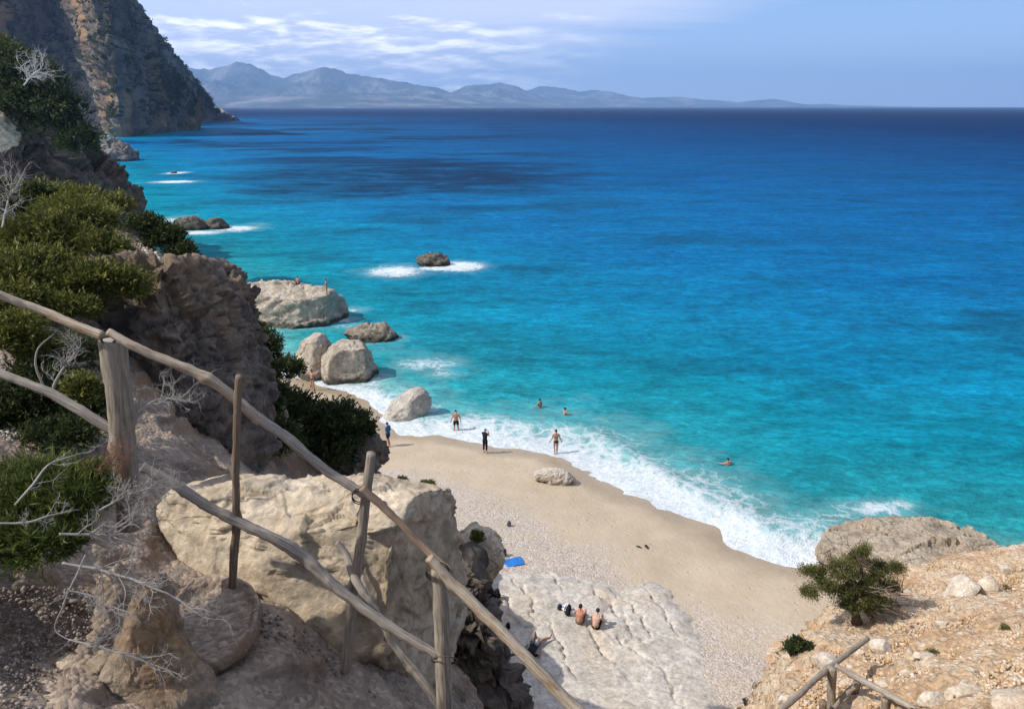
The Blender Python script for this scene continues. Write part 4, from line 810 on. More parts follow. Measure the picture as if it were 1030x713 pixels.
def bush(name, label, cat, lobes, mat, ln, wd, n, seed, clump=.16, group=None, stems=None, flat=1., up=.35, jit=.8, tufts=None, kind=None):
    """lobes = [(centre, (rx, ry, rz))]; foliage in many small clumps around the lobes' outer volume, on stems from the base."""
    rs = np.random.RandomState(seed); Cs, Ns, Ts = [], [], []
    vol = np.array([l[1][0] * l[1][2] + l[1][1] * l[1][2] for l in lobes]); share = vol / vol.sum(); ends = []
    nt = tufts or max(30, n // 70)
    for (c, r), sh in zip(lobes, share):
        hue = rs.normal(0, .10)
        k = max(6, int(nt * sh)); u = rs.normal(size=(k, 3)); u /= np.linalg.norm(u, axis=1)[:, None]; u[:, 2] = np.where(u[:, 2] < -.35, -u[:, 2], u[:, 2])
        rad = rs.uniform(.25, 1.06, k) ** .55; lump = 1 + .34 * fbm(u * 1.7 + seed * 3.3 + np.array(c)[None], 3)
        tc = np.array(c) + u * np.array(r) * (rad * lump)[:, None]; ends.append(tc)
        m = max(4, int(n * sh / k))
        cl = clump * np.mean(r) * rs.uniform(.35, 1.5, k)
        off = rs.normal(size=(k, m, 3)) * cl[:, None, None] * np.array((1, 1, .75 * flat))
        Cs.append((tc[:, None] + off).reshape(-1, 3)); nn = off / (cl[:, None, None] + 1e-6) * .6 + u[:, None] * .6; Ns.append(nn.reshape(-1, 3))
        Ts.append((np.clip(rs.normal(.5 + hue, .24, k), 0, 1)[:, None] * .75 + rs.uniform(0, .25, (k, m))).reshape(-1))
    for (c, r), sh in zip(lobes, share):          # ragged shoots reaching out of the mass
        k = max(4, int(nt * sh * .6)); u = rs.normal(size=(k, 3)); u[:, 2] = np.abs(u[:, 2]) + .15; u /= np.linalg.norm(u, axis=1)[:, None]
        L_ = np.mean(r) * rs.uniform(.16, .55, k); m = max(8, int(n * sh / nt * .45)); s_ = rs.uniform(0, 1, (k, m))
        p0 = np.array(c) + u * np.array(r) * .95; dr = u + rs.normal(size=(k, 3)) * .35 + (0, 0, .3); dr /= np.linalg.norm(dr, axis=1)[:, None]
        q = p0[:, None] + dr[:, None] * (L_[:, None] * s_)[..., None] + rs.normal(size=(k, m, 3)) * (np.mean(r) * .035 * (1.2 - s_))[..., None]
        Cs.append(q.reshape(-1, 3)); Ns.append(np.repeat(dr * 1.2, m, 0)); Ts.append((np.clip(rs.normal(.72, .2, k), 0, 1)[:, None] * .75 + rs.uniform(0, .25, (k, m))).reshape(-1))
    C, N, T = np.concatenate(Cs), np.concatenate(Ns), np.concatenate(Ts); V, Fc = leaves(C, N, rs, ln, wd, up, jit)
    base = np.array(stems) if stems is not None else np.array(lobes[0][0]) - np.array((0, 0, lobes[0][1][2]))
    root = tag(empty(name, base), label, cat, group, kind)
    o = link('foliage', make_mesh('foliage', V - base, Fc, smooth=False, attrs={'tint': np.repeat(T, 4)}), mat, root)
    E_ = np.concatenate(ends); sel = E_[rs.permutation(len(E_))[:min(len(E_), 26)]]; mb = MB(); sz = np.mean(lobes[0][1])
    for e in sel:
        mid = base * .45 + e * .55 + rs.normal(size=3) * sz * .12 - np.array((0, 0, sz * .08))
        mb.add(*tube(np.array([base - (0, 0, .05 * sz), mid, e]), np.array([.045, .028, .008]) * sz, 5, 0, 0, 4))
    V2 = np.concatenate(mb.V) - base; link('stem', make_mesh('stem', V2, mb.F), BARK, root)
    return root
def lob(px, py, Y, wpx, hpx, dep=None):
    c = PD(px, py, Y); k = Y / F; return (c, (wpx * k * .5, dep if dep is not None else wpx * k * .45, hpx * k * .5))
# the juniper scrub on the slope
bush('juniper_bush', 'sunlit yellow green juniper below the crest, above the upper rail', 'bush', [lob(75, 226, 10.4, 76, 50), lob(45, 250, 9.6, 84, 60), lob(100, 260, 9.6, 66, 46)], JUN, .07, .018, 42000, 1, .15)
bush('juniper_bush', 'sunlit juniper spilling over the upper rail', 'bush', [lob(30, 275, 8.2, 90, 46), lob(85, 285, 8.2, 70, 40), lob(122, 290, 8.4, 56, 44), lob(20, 304, 7.6, 64, 36), lob(70, 312, 7.8, 60, 36)], JUN, .06, .016, 46000, 2, .15)
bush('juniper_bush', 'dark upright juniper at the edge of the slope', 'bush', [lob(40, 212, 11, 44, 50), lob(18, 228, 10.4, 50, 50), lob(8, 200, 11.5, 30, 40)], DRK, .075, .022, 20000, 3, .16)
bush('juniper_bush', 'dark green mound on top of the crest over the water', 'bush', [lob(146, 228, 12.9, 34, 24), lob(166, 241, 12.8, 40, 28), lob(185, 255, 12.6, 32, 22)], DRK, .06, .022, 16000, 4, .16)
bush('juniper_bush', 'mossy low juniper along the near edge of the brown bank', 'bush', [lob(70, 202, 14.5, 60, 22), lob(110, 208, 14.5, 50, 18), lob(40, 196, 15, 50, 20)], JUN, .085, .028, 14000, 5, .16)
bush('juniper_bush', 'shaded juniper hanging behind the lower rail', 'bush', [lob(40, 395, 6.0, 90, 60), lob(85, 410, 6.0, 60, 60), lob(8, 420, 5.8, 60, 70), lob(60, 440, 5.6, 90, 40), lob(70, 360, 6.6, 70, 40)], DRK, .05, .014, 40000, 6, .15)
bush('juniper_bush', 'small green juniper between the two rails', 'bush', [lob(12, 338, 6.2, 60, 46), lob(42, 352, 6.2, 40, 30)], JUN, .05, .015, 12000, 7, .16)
bush('juniper_bush', 'grassy bright green juniper with long needles beside the dead branches', 'bush', [lob(35, 500, 3.9, 110, 70, .25), lob(75, 500, 3.9, 80, 60, .2), lob(5, 545, 3.6, 70, 70, .2), lob(45, 545, 3.6, 80, 50, .2)], GRN, .075, .007, 42000, 8, .17, up=.5, jit=.7)
bush('juniper_bush', 'small green sprig growing by the tall post', 'bush', [lob(80, 395, 5.4, 34, 34)], JUN, .05, .014, 4000, 9, .2)
# bank beyond
bush('mastic_bush', 'big dark bush over the brown bank, its crown lit yellow green', 'bush', [lob(5, 80, 88, 60, 64), lob(36, 96, 88, 64, 64), lob(56, 120, 87, 60, 56), lob(78, 146, 86, 44, 40), lob(15, 112, 86, 50, 40)], DRK, .42, .15, 40000, 10, .13)
bush('mastic_bush', 'lit crown of scrub on the skyline beside the far cliff', 'bush', [lob(2, 58, 90, 36, 32), lob(24, 66, 90, 30, 24)], JUN, .42, .15, 12000, 11, .15)
# bushes above the beach
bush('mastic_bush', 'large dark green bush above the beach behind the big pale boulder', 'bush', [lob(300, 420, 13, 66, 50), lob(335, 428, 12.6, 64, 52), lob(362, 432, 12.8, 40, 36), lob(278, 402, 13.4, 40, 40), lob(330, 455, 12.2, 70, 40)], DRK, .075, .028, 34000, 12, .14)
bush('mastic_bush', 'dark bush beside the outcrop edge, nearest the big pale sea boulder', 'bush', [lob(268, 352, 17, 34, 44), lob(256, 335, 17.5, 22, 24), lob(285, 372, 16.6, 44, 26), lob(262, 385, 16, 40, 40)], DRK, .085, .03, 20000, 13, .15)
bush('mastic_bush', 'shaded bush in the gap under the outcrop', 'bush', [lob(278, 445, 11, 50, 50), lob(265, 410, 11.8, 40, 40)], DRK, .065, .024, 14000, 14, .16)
bush('shrub', 'tiny shrub growing on the grey overhanging boulder', 'shrub', [lob(479, 541, 13.2, 16, 15)], JUN, .05, .018, 2600, 15, .2)
bush('shrub', 'olive green cushion plant on the back edge of the big pale boulder', 'shrub', [lob(430, 487, 6.1, 16, 5)], PIN, .02, .008, 2200, 16, .2)
bush('shrub', 'dry tuft between the big bush and the big pale boulder', 'shrub', [lob(404, 484, 9.5, 12, 7)], PIN, .05, .014, 1400, 17, .25)
# on the rubble slope
rk = PG(803, 662)
bush('shrub', 'small dark green shrub at the brink of the rubble slope', 'shrub', [lob(796, 652, rk[1] - .1, 22, 22), lob(812, 652, rk[1] - .1, 20, 18), lob(802, 645, rk[1], 16, 14)], DRK, .055, .018, 6500, 18, .17)
def crooked_tree():
    b = PG(866, 628); rs = np.random.RandomState(4); Y = b[1]; k = Y / F
    root = tag(empty('crooked_tree', b), 'wind bent little juniper tree with a dark twisted trunk on the slope', 'tree')
    T = lambda px, py, dy=0.: PD(px, py, Y + dy)
    trunk = MB(); crown_c = []
    main = np.array([b - (0, 0, .25), T(861, 618), T(857, 606, -.05), T(862, 594, 0), T(868, 584, .1)])
    trunk.add(*tube(main, np.array([6.5, 5, 4.2, 3.4, 2.6]) * k, 10, .04, 3, 6, .25))
    limbs = [[(860, 600), (846, 596), (832, 594), (818, 590)], [(866, 590), (850, 580), (836, 572), (824, 566)], [(868, 584), (866, 572), (862, 562), (858, 554)], [(868, 586), (882, 576), (893, 570), (902, 566)], [(866, 596), (884, 592), (898, 592), (908, 596)], [(862, 600), (876, 600), (890, 604), (902, 604)], [(858, 604), (868, 598), (878, 586), (884, 562)]]
    ends = []
    for i, L in enumerate(limbs):
        dy = rs.uniform(-.2, 1.0); P = np.array([T(a, c, dy * j / 3) for j, (a, c) in enumerate(L)]); trunk.add(*tube(P, np.array([2., 1.5, 1., .5]) * k, 6, .05, i, 5, .2)); ends.append(P)
        for _ in range(14):
            t = rs.uniform(.35, 1); j = min(int(t * 3), 2); p = P[j] + (P[j + 1] - P[j]) * (t * 3 - j); q = p + rs.normal(size=3) * (.28, .28, .2) + (0, 0, .08)
            trunk.add(*tube(np.array([p, (p + q) / 2 + rs.normal(size=3) * .04, q]), np.array([.5, .35, .2]) * k, 4, 0, 0, 2)); crown_c.append((q, i))
    trunk.add(*tube(np.array([T(870, 612), T(884, 636), T(880, 650)]), np.array([3, 2.4, 1.4]) * k, 6, .06, 9, 5)); trunk.add(*tube(np.array([b, T(872, 640, -.4), T(884, 656, -.7)]), np.array([4, 2.6, 1.2]) * k, 6, .06, 19, 5))
    link('trunk', make_mesh('trunk', np.concatenate(trunk.V) - b, trunk.F), plain('tree_bark', (.12, .085, .06), .9, .45, 14, bump=.6), root)
    lobes_px = [(862, 562, 30, 14), (846, 572, 34, 16), (882, 573, 34, 18), (815, 595, 20, 11), (828, 588, 26, 12), (866, 585, 48, 18), (902, 570, 16, 14), (842, 594, 30, 11), (820, 574, 22, 9), (876, 599, 42, 11), (809, 573, 8, 6), (854, 607, 30, 9), (880, 610, 26, 9), (892, 588, 22, 10), (868, 553, 12, 8)]
    Cs, Ns, Ts = [], [], []
    for px, py, w, h in lobes_px:
        c, r = lob(px, py, Y + rs.uniform(-.35, .25), w, h, w * k * .42); kk = int(34 * w / 40); u = rs.normal(size=(kk, 3)); u /= np.linalg.norm(u, axis=1)[:, None]
        tc = c + u * np.array(r) * (rs.uniform(.3, 1.15, kk) ** .6)[:, None]; m = 110; cl = .075 * rs.uniform(.6, 1.4, kk)
        off = rs.normal(size=(kk, m, 3)) * cl[:, None, None] * (1, 1, .8); Cs.append((tc[:, None] + off).reshape(-1, 3)); Ns.append((off / .1 * .5 + u[:, None] * .4).reshape(-1, 3)); Ts.append((np.clip(rs.normal(.5, .22, kk), 0, 1)[:, None] * .75 + rs.uniform(0, .25, (kk, m))).reshape(-1))
    V, Fc = leaves(np.concatenate(Cs), np.concatenate(Ns), rs, .065, .018, .5, .8)
    link('crown', make_mesh('crown', V - b, Fc, smooth=False, attrs={'tint': np.repeat(np.concatenate(Ts), 4)}), PIN, root)
    # bare dead twigs on its lee side
    mb = MB()
    for _ in range(110):
        p = T(rs.uniform(868, 902), rs.uniform(590, 616), rs.uniform(-.6, .6)); d = np.array((rs.uniform(.1, .5), rs.uniform(-.3, .3), rs.uniform(-.18, .16)))
        mb.add(*tube(np.array([p, p + d * .5 + rs.normal(size=3) * .04, p + d]), np.array([.7, .5, .25]) * k, 4, 0, 0, 2))
    link('dead_twig', make_mesh('dead_twig', np.concatenate(mb.V) - b, mb.F), plain('dead_bark', (.22, .17, .13), .9), root)
crooked_tree()
for (px, py, w, h, lb) in [(938, 655, 14, 8, 'dry grey tuft in the middle of the rubble slope'), (1012, 590, 10, 6, 'small dry tuft near the top of the rubble slope'), (1010, 632, 10, 14, 'thin dry weed on the steep part of the slope')]:
    q = PG(px, py + 3); bush('dry_tuft', lb, 'dry tuft', [(q + (0, 0, .05), (w * q[1] / F * .5, w * q[1] / F * .5, h * q[1] / F * .5))], PIN, .05, .008, 500, int(px), .3, up=.7)
# scrub far off: reads as one mass
def scrub(name, label, src, mat, seed, n, size, up=.35):
    me = src.data; V = coords(me); N = normals(me).astype(float); rs = np.random.RandomState(seed)
    w = (N[:, 2] > up) | (fbm(V * .03 + seed, 4) > .16); w &= V[:, 2] > 14
    idx = np.where(w)[0]; idx = idx[rs.randint(0, len(idx), n)]; m = 26
    C = (V[idx] + N[idx] * size * .2)[:, None] + rs.normal(size=(n, m, 3)) * size * .42 * rs.uniform(.5, 1.4, n)[:, None, None] * (1, 1, .7)
    Vq, Fc = leaves(C.reshape(-1, 3), rs.normal(size=(n * m, 3)), rs, size * .42, size * .3)
    T = (np.clip(rs.normal(.45, .22, n), 0, 1)[:, None] * .7 + rs.uniform(0, .3, (n, m))).reshape(-1)
    tag(link(name, make_mesh(name, Vq, Fc, smooth=False, attrs={'tint': np.repeat(T, 4)}), mat), label, 'scrub', kind='stuff')
scrub('scrub', 'dark scrub clinging to the ledges and rim of the far cliff', bpy.data.objects['cliff'], DRK, 3, 2600, 3.0)
scrub('scrub', 'dark scrub over the back of the far headland', bpy.data.objects['headland'], DRK, 5, 1500, 3.6)
# ------------------------------------------------------------------ loose stones
STONE_O = rock_mat('ochre_stone', (.42, .32, .21), (.56, .46, .34), (.68, .60, .48), (.48, .27, .13), 2.2, .6, .7, .03)
STONE_W = rock_mat('pale_stone', (.42, .345, .255), (.57, .49, .39), (.67, .60, .50), (.52, .36, .22), 2., .5, .7, .03)
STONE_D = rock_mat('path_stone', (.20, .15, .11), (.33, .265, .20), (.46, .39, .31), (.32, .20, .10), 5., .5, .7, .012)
def stone_mesh(seed, sub=3, nm='stone'):
    rs = np.random.RandomState(seed); S, Fc = ico(sub); P = S * (1, rs.uniform(.65, .95), rs.uniform(.5, .8))
    for _ in range(9):
        n = rs.normal(size=3); n /= np.linalg.norm(n); dd = P @ n; P = P - np.outer(np.maximum(dd - dd.max() * rs.uniform(.55, .85), 0), n)
    P = P + S * (.06 * fbm(S * 1.6 + seed, 3))[:, None]
    return make_mesh(nm, P, Fc, smooth=False)
def place(o, q, r, rs, sink=.35, sc=(1, 1, 1)):
    o.location = (float(q[0]), float(q[1]), float(q[2]) + r * (.55 - sink)); o.scale = tuple(float(r * c) for c in sc); o.rotation_euler = (rs.uniform(-.4, .4), rs.uniform(-.4, .4), rs.uniform(0, 6.28))
rs = np.random.RandomState(77)
_big = [(970, 592, 27, 22, STONE_W, 'largest pale diamond shaped block high on the rubble slope'), (993, 590, 17, 18, STONE_O, 'tan block leaning against the largest pale diamond block'), (885, 650, 14, 11, STONE_W, 'smooth pinkish rounded boulder beside the root of the crooked tree'),
        (831, 664, 18, 14, STONE_W, 'pale triangular slab behind the low wooden railing'), (810, 624, 12, 8, STONE_O, 'rust orange stone at the brink between shrub and crooked tree'), (800, 640, 7, 8, STONE_W, 'small round pale stone at the brink above the shrub'),
        (792, 703, 13, 10, STONE_W, 'pale block at the foot of the low railing above the pebbles'), (938, 706, 22, 16, STONE_W, 'whitish angular boulder at the bottom of the slope beyond the railing end'), (968, 698, 24, 16, STONE_O, 'broad cream boulder wedged next to the whitish angular boulder'),
        (1014, 704, 34, 16, STONE_O, 'wide tan flat rock in the lowest corner of the slope'), (912, 676, 8, 6, STONE_W, 'small white stone between railing and dry tuft'), (930, 660, 13, 12, STONE_W, 'greyish flat slab set in the middle of the slope'), (862, 655, 9, 7, STONE_O, 'brown chunk at the end of the rising rail'),
        (1010, 572, 10, 8, STONE_W, 'small pale rock near the top edge of the slope against the sea'), (905, 606, 9, 6, STONE_O, 'tan stone in the shadow of the crooked tree'), (946, 628, 9, 6, STONE_W, 'lone pale stone below the largest diamond block'), (800, 690, 10, 8, STONE_O, 'ochre stone under the descending rail')]
for i, (px, py, w, h, m, lb) in enumerate(_big):
    q = PG(px, py + h * .35); r = w * q[1] / F * 1.08
    o = link('boulder' if w > 13 else 'stone', stone_mesh(100 + i, 4, 'stone'), m); place(o, q, r, rs, .25, (1, .9, h / w * 1.25)); o.rotation_euler = (rs.uniform(-.25, .25), rs.uniform(-.25, .25), rs.uniform(-.4, .4)); tag(o, lb, 'rock')
protos = [stone_mesh(200 + i, 3) for i in range(6)]
pm = [STONE_O, STONE_W, STONE_O, STONE_W, STONE_O, STONE_O]
for me, m in zip(protos, pm): me.materials.append(m)
def scatter(poly_px, n, r0, r1, meshes, label, group, cat='stone', seed=1, sink=.4, gfun=None):
    rs = np.random.RandomState(seed); Q = np.array(poly_px, float); lo, hi = Q.min(0), Q.max(0); made = 0
    first = {}
    while made < n:
        p = rs.uniform(lo, hi)
        if not inpoly(np.array([p[0]]), np.array([p[1]]), Q)[0] > 0: continue
        q = (gfun or PG)(p[0], p[1]); k = rs.randint(len(meshes)); r = r0 * (r1 / r0) ** (rs.rand() ** 2.2)
        if k not in first: o = first[k] = link('stone', meshes[k])
        else: o = first[k].copy(); COL.objects.link(o)
        place(o, q, r, rs, sink, (1, rs.uniform(.7, 1), rs.uniform(.6, 1))); tag(o, label, cat, group); made += 1
_slope_px = [(778, 713), (787, 690), (795, 665), (808, 643), (840, 616), (872, 600), (902, 574), (960, 563), (1000, 558), (1030, 550), (1030, 713)]
scatter(_slope_px, 150, .055, .19, protos, 'loose angular stone lying on the ochre rubble slope', 'loose stones on the ochre slope', seed=3)
dark = [stone_mesh(300 + i, 3) for i in range(4)]
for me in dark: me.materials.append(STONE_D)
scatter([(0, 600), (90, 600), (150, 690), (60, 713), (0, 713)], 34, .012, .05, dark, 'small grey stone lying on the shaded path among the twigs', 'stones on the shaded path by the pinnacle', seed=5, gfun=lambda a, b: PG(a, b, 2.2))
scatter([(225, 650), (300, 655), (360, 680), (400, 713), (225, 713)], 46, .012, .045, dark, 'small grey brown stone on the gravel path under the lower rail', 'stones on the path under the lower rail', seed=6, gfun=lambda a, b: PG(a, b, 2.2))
scatter([(110, 228), (180, 262), (170, 275), (120, 255)], 40, .03, .10, protos, 'pale stone in the sunlit scree between the bushes on the crest', 'pale stones in the scree on the crest', seed=8)
def rubble(name, label, poly_px, n, r0, r1, mat, seed, y0=3.):
    """Fine broken stone nobody could count: one mesh of many little angular chips."""
    rs = np.random.RandomState(seed); Q = np.array(poly_px, float); lo, hi = Q.min(0), Q.max(0)
    p = rs.uniform(lo, hi, (n * 2, 2)); p = p[inpoly(p[:, 0], p[:, 1], Q) > 0][:n]
    ys = np.linspace(y0, 27, 150); pts = np.zeros((len(p), 3))
    D = np.stack([(p[:, 0] - 515) / F, CP + SP * (356.5 - p[:, 1]) / F, -SP + CP * (356.5 - p[:, 1]) / F], 1)
    T = ys[None] / D[:, 1:2]; X = D[:, :1] * T; Z = CAMH + D[:, 2:] * T; Yg = np.broadcast_to(ys[None], X.shape)
    below = Z <= ground0(X, Yg); k = below.argmax(1); k2 = np.clip(k - 1, 0, None); i = np.arange(len(p))
    gz = ground0(X, Yg); f = (Z - gz)[i, k2] / np.maximum((Z - gz)[i, k2] - (Z - gz)[i, k], 1e-6); f = np.clip(f, 0, 1)
    pts = np.stack([X[i, k2] + (X[i, k] - X[i, k2]) * f, ys[k2] + (ys[k] - ys[k2]) * f, 0 * X[:, 0]], 1); pts[:, 2] = ground0(pts[:, 0], pts[:, 1])
    pts = pts[below.any(1)]; S, Fc = ico(1); m = len(pts)
    r = r0 * (r1 / r0) ** (rs.rand(m) ** 2); Rm = rs.normal(size=(m, 3, 3)); Rm = np.linalg.qr(Rm)[0]
    V = S[None] * rs.uniform(.72, 1.1, (m, len(S), 1)) * rs.uniform(.5, 1.1, (m, 1, 3)); V = np.einsum('mij,mkj->mki', Rm, V) * r[:, None, None] + pts[:, None] + np.array((0, 0, .15)) * r[:, None, None]
    Fa = (Fc[None] + (np.arange(m) * len(S))[:, None, None]).reshape(-1, 3)
    tag(obj(name, V.reshape(-1, 3), Fa, mat, smooth=False, attrs={'tint': np.repeat(rs.rand(m), len(S))}), label, 'rubble', kind='stuff')
def m_chip(name, stops):
    t = NT(name); c = t.mix(.6, t.ramp(t.attr('tint'), stops), t.ramp(t.noise(t.pos(), 14, 5, .7), [(.3, .6), (.7, 1.25)]), 'MULTIPLY'); return t.done(t.bsdf(c, .9, None, .1))
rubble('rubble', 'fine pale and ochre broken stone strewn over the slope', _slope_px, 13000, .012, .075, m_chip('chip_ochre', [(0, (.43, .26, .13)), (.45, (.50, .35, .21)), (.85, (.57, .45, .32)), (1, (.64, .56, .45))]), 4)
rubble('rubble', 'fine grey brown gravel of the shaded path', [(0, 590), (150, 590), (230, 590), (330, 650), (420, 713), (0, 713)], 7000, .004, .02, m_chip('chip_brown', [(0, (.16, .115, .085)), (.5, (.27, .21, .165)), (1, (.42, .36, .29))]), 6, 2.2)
rubble('rubble', 'pale broken scree between the bushes on the sunlit crest', [(100, 222), (130, 228), (160, 246), (186, 262), (180, 280), (140, 275), (112, 255)], 1600, .012, .06, m_chip('chip_scree', [(0, (.42, .33, .25)), (.5, (.56, .47, .38)), (1, (.68, .61, .53))]), 9, 8.)
rubble('rubble', 'white stone chips below the green juniper beside the post', [(0, 420), (45, 430), (60, 470), (0, 470)], 500, .01, .035, m_chip('chip_pale', [(0, (.36, .29, .24)), (1, (.60, .54, .47))]), 7)

# ------------------------------------------------------------------ people
def caps(mb, a, b, ra, rb=None, sides=12):
    a, b = np.array(a, float), np.array(b, float); rb = ra if rb is None else rb; S, Fc = ico(2)
    mb.add(S * ra + a, Fc); mb.add(S * rb + b, Fc)
    if np.linalg.norm(b - a) > 1e-4:
        V, F2, _ = tube(np.array([a, b]), [ra, rb], sides, 0, 0, 1); mb.add(V, F2)
def blob(mb, c, r):
    S, Fc = ico(3); mb.add(S * np.array(r) + np.array(c), Fc)
def fuse(mb, name, voxel, smooth=4):
    me = make_mesh('tmp', np.concatenate(mb.V), mb.F); o = bpy.data.objects.new('tmp', me); COL.objects.link(o)
    m = o.modifiers.new('r', 'REMESH'); m.mode = 'VOXEL'; m.voxel_size = voxel; m.use_smooth_shade = True
    if smooth: k = o.modifiers.new('s', 'SMOOTH'); k.iterations = smooth; k.factor = .5
    dg = bpy.context.evaluated_depsgraph_get(); r = bpy.data.meshes.new_from_object(o.evaluated_get(dg)); r.name = name
    bpy.data.objects.remove(o); bpy.data.meshes.remove(me); return r
SKIN = [plain('skin_tan', (.42, .23, .15), .6, .12, 8), plain('skin_red', (.50, .24, .16), .6, .14, 8), plain('skin_pale', (.56, .36, .27), .6, .12, 8), plain('skin_brown', (.30, .155, .095), .6, .12, 8)]
HAIR = plain('dark_hair', (.02, .014, .010), .7, .4, 60); HAIRG = plain('grey_hair', (.30, .27, .25), .8, .3, 60)
EYE = plain('eye', (.02, .015, .012), .3)
BLACK = plain('black_cloth', (.012, .012, .014), .9, .3, 10); BLUE = plain('blue_cloth', (.03, .13, .27), .9, .2, 8); YEL = plain('sand_cloth', (.42, .30, .12), .9, .2, 8); WHITE = plain('white_cloth', (.72, .70, .68), .9, .1, 8); NAVY = plain('navy_cloth', (.02, .03, .06), .9, .2, 8); GREY = plain('grey_cloth', (.10, .10, .11), .9, .2, 8)
STAND = dict(pel=(0, 0, .95), waist=(0, 0, 1.10), chest=(0, .0, 1.32), neck=(0, -.01, 1.50), head=(0, .03, 1.64), sh=(.185, -.01, 1.43), el=(.25, -.02, 1.14), wr=(.28, .05, .90), hip=(.09, 0, .92), kn=(.105, .02, .50), an=(.11, -.02, .08), toe=(.125, .15, .03))
def person(label, loc, rz, skin=0, pose=None, left=None, clothes=(), hair=HAIR, size=1., female=False, cap=None, long_hair=False, tilt=None):
    J = dict(STAND); J.update(pose or {}); Lf = {k: np.array(J[k], float) * (-1, 1, 1) for k in ('sh', 'el', 'wr', 'hip', 'kn', 'an', 'toe')}
    for k, v in (left or {}).items(): Lf[k] = np.array(v, float)
    Rg = {k: np.array(J[k], float) for k in Lf}; C = {k: np.array(J[k], float) for k in ('pel', 'waist', 'chest', 'neck', 'head')}
    w = .92 if female else 1.; mb = MB()
    def torso(m, g=0.):
        up = C['chest'] - C['pel']; up /= np.linalg.norm(up)
        for S_ in (Lf, Rg):
            hp, sh = S_['hip'], S_['sh']
            a = C['pel'] * .55 + hp * .45; b = C['waist'] * .72 + (hp * .5 + sh * .5) * .28; c = C['chest'] * .60 + sh * .40 - up * .03
            caps(m, a, b, (.115 if female else .105) + g, (.085 if female else .098) * w + g); caps(m, b, c, .09 * w + g, .108 * w + g); caps(m, c, C['neck'] * .55 + sh * .45, .098 * w + g, .058 + g)
        caps(m, C['pel'], C['waist'], .11 + g, .10 * w + g); caps(m, C['waist'], C['chest'], .10 * w + g, .11 * w + g); caps(m, C['chest'], C['neck'], .10 * w + g, .06 + g)
    torso(mb); caps(mb, C['neck'], C['head'] - (C['head'] - C['neck']) * .2, .056, .05)
    h = C['head']; n = h - C['neck']; n /= np.linalg.norm(n); fw = np.array((0, 1., 0)) - n * n[1]; fw /= np.linalg.norm(fw); sd = np.cross(fw, n)
    blob(mb, h + n * .02, (.074, .092, .10)); blob(mb, h + fw * .025 - n * .05, (.055, .062, .062)); caps(mb, h + fw * .085 - n * .015, h + fw * .105 - n * .03, .012, .015)
    for s in (-1, 1): caps(mb, h + sd * s * .074 - n * .005, h + sd * s * .08 - fw * .01 + n * .02, .013, .014)
    caps(mb, h + fw * .082 - n * .06 - sd * .018, h + fw * .082 - n * .06 + sd * .018, .009)
    for S_ in (Lf, Rg):
        caps(mb, S_['sh'], S_['el'], .056 * w, .041 * w); caps(mb, S_['el'], S_['wr'], .041 * w, .028 * w)
        mid = (S_['hip'] + S_['kn']) / 2
        caps(mb, S_['hip'], mid, .088, .075); caps(mb, mid, S_['kn'], .075, .055); cm = S_['kn'] * .65 + S_['an'] * .35; caps(mb, S_['kn'], cm, .053, .056); caps(mb, cm, S_['an'], .056, .036)
        caps(mb, S_['an'] - (0, 0, .0), S_['toe'], .040, .028); hl = S_['an'] - (S_['toe'] - S_['an']) * .3; caps(mb, S_['an'], hl, .036, .03)
        d = S_['wr'] - S_['el']; d /= np.linalg.norm(d); sx = np.cross(d, (0, 1., .2)); sx /= np.linalg.norm(sx); nz = np.cross(sx, d); pm_ = S_['wr'] + d * .05
        caps(mb, S_['wr'], pm_ + d * .03, .028, .026); caps(mb, pm_ - sx * .018, pm_ + d * .035 - sx * .02, .02, .016); caps(mb, pm_ + sx * .018, pm_ + d * .035 + sx * .02, .02, .016)
        for j, (o_, l_) in enumerate(((-.032, .055), (-.011, .072), (.011, .068), (.031, .05))):
            b0 = pm_ + d * .045 + sx * o_; b1 = b0 + d * l_ * .55 + nz * .006; caps(mb, b0, b1, .0105, .0098, 8); caps(mb, b1, b1 + d * l_ * .45 + nz * .018, .0098, .0085, 8)
        t0 = pm_ - d * .02 - sx * .03; t1 = t0 - sx * .028 + d * .03; caps(mb, t0, t1, .013, .011, 8); caps(mb, t1, t1 + d * .03 + sx * .004, .011, .009, 8)
    root = link('person', fuse(mb, 'person', .0105), SKIN[skin]); root.location = [float(v) for v in loc]; root.rotation_euler = (0, 0, rz); root.scale = (size,) * 3
    if tilt: root.rotation_euler = tilt
    tag(root, label, 'person')
    # hair
    S, Fc = ico(4); k = (S[:, 1] < .45) | (S[:, 2] > .45); k &= (S[:, 2] > -.35 - (.5 if long_hair else 0)) | (S[:, 1] < -.75)
    Fk = Fc[k[Fc].all(1)]; P = S * (.083, .10, .108) * (1 + .05 * fbm(S * 5, 3))[:, None]
    if long_hair: P = P + S * 0; 
    P = h + n * .026 - fw * .008 + P[:, :1] * sd + P[:, 1:2] * fw + P[:, 2:] * n
    used = np.unique(Fk); rm = np.zeros(len(S), int); rm[used] = np.arange(len(used))
    hm = make_mesh('hair', P[used], rm[Fk]); ho = link('hair', hm, hair, root); sm = ho.modifiers.new('t', 'SOLIDIFY'); sm.thickness = .012; sm.offset = -1
    if long_hair:
        m2 = MB(); caps(m2, h - fw * .085 + n * .02, h - fw * .10 - n * .10, .045, .03); link('ponytail', fuse(m2, 'ponytail', .012, 2), hair, root)
    for s in (-1, 1):
        S3, F3 = ico(2); link('eye', make_mesh('eye', S3 * .0095 + h + fw * .086 + n * .012 + sd * s * .03, F3), EYE, root)
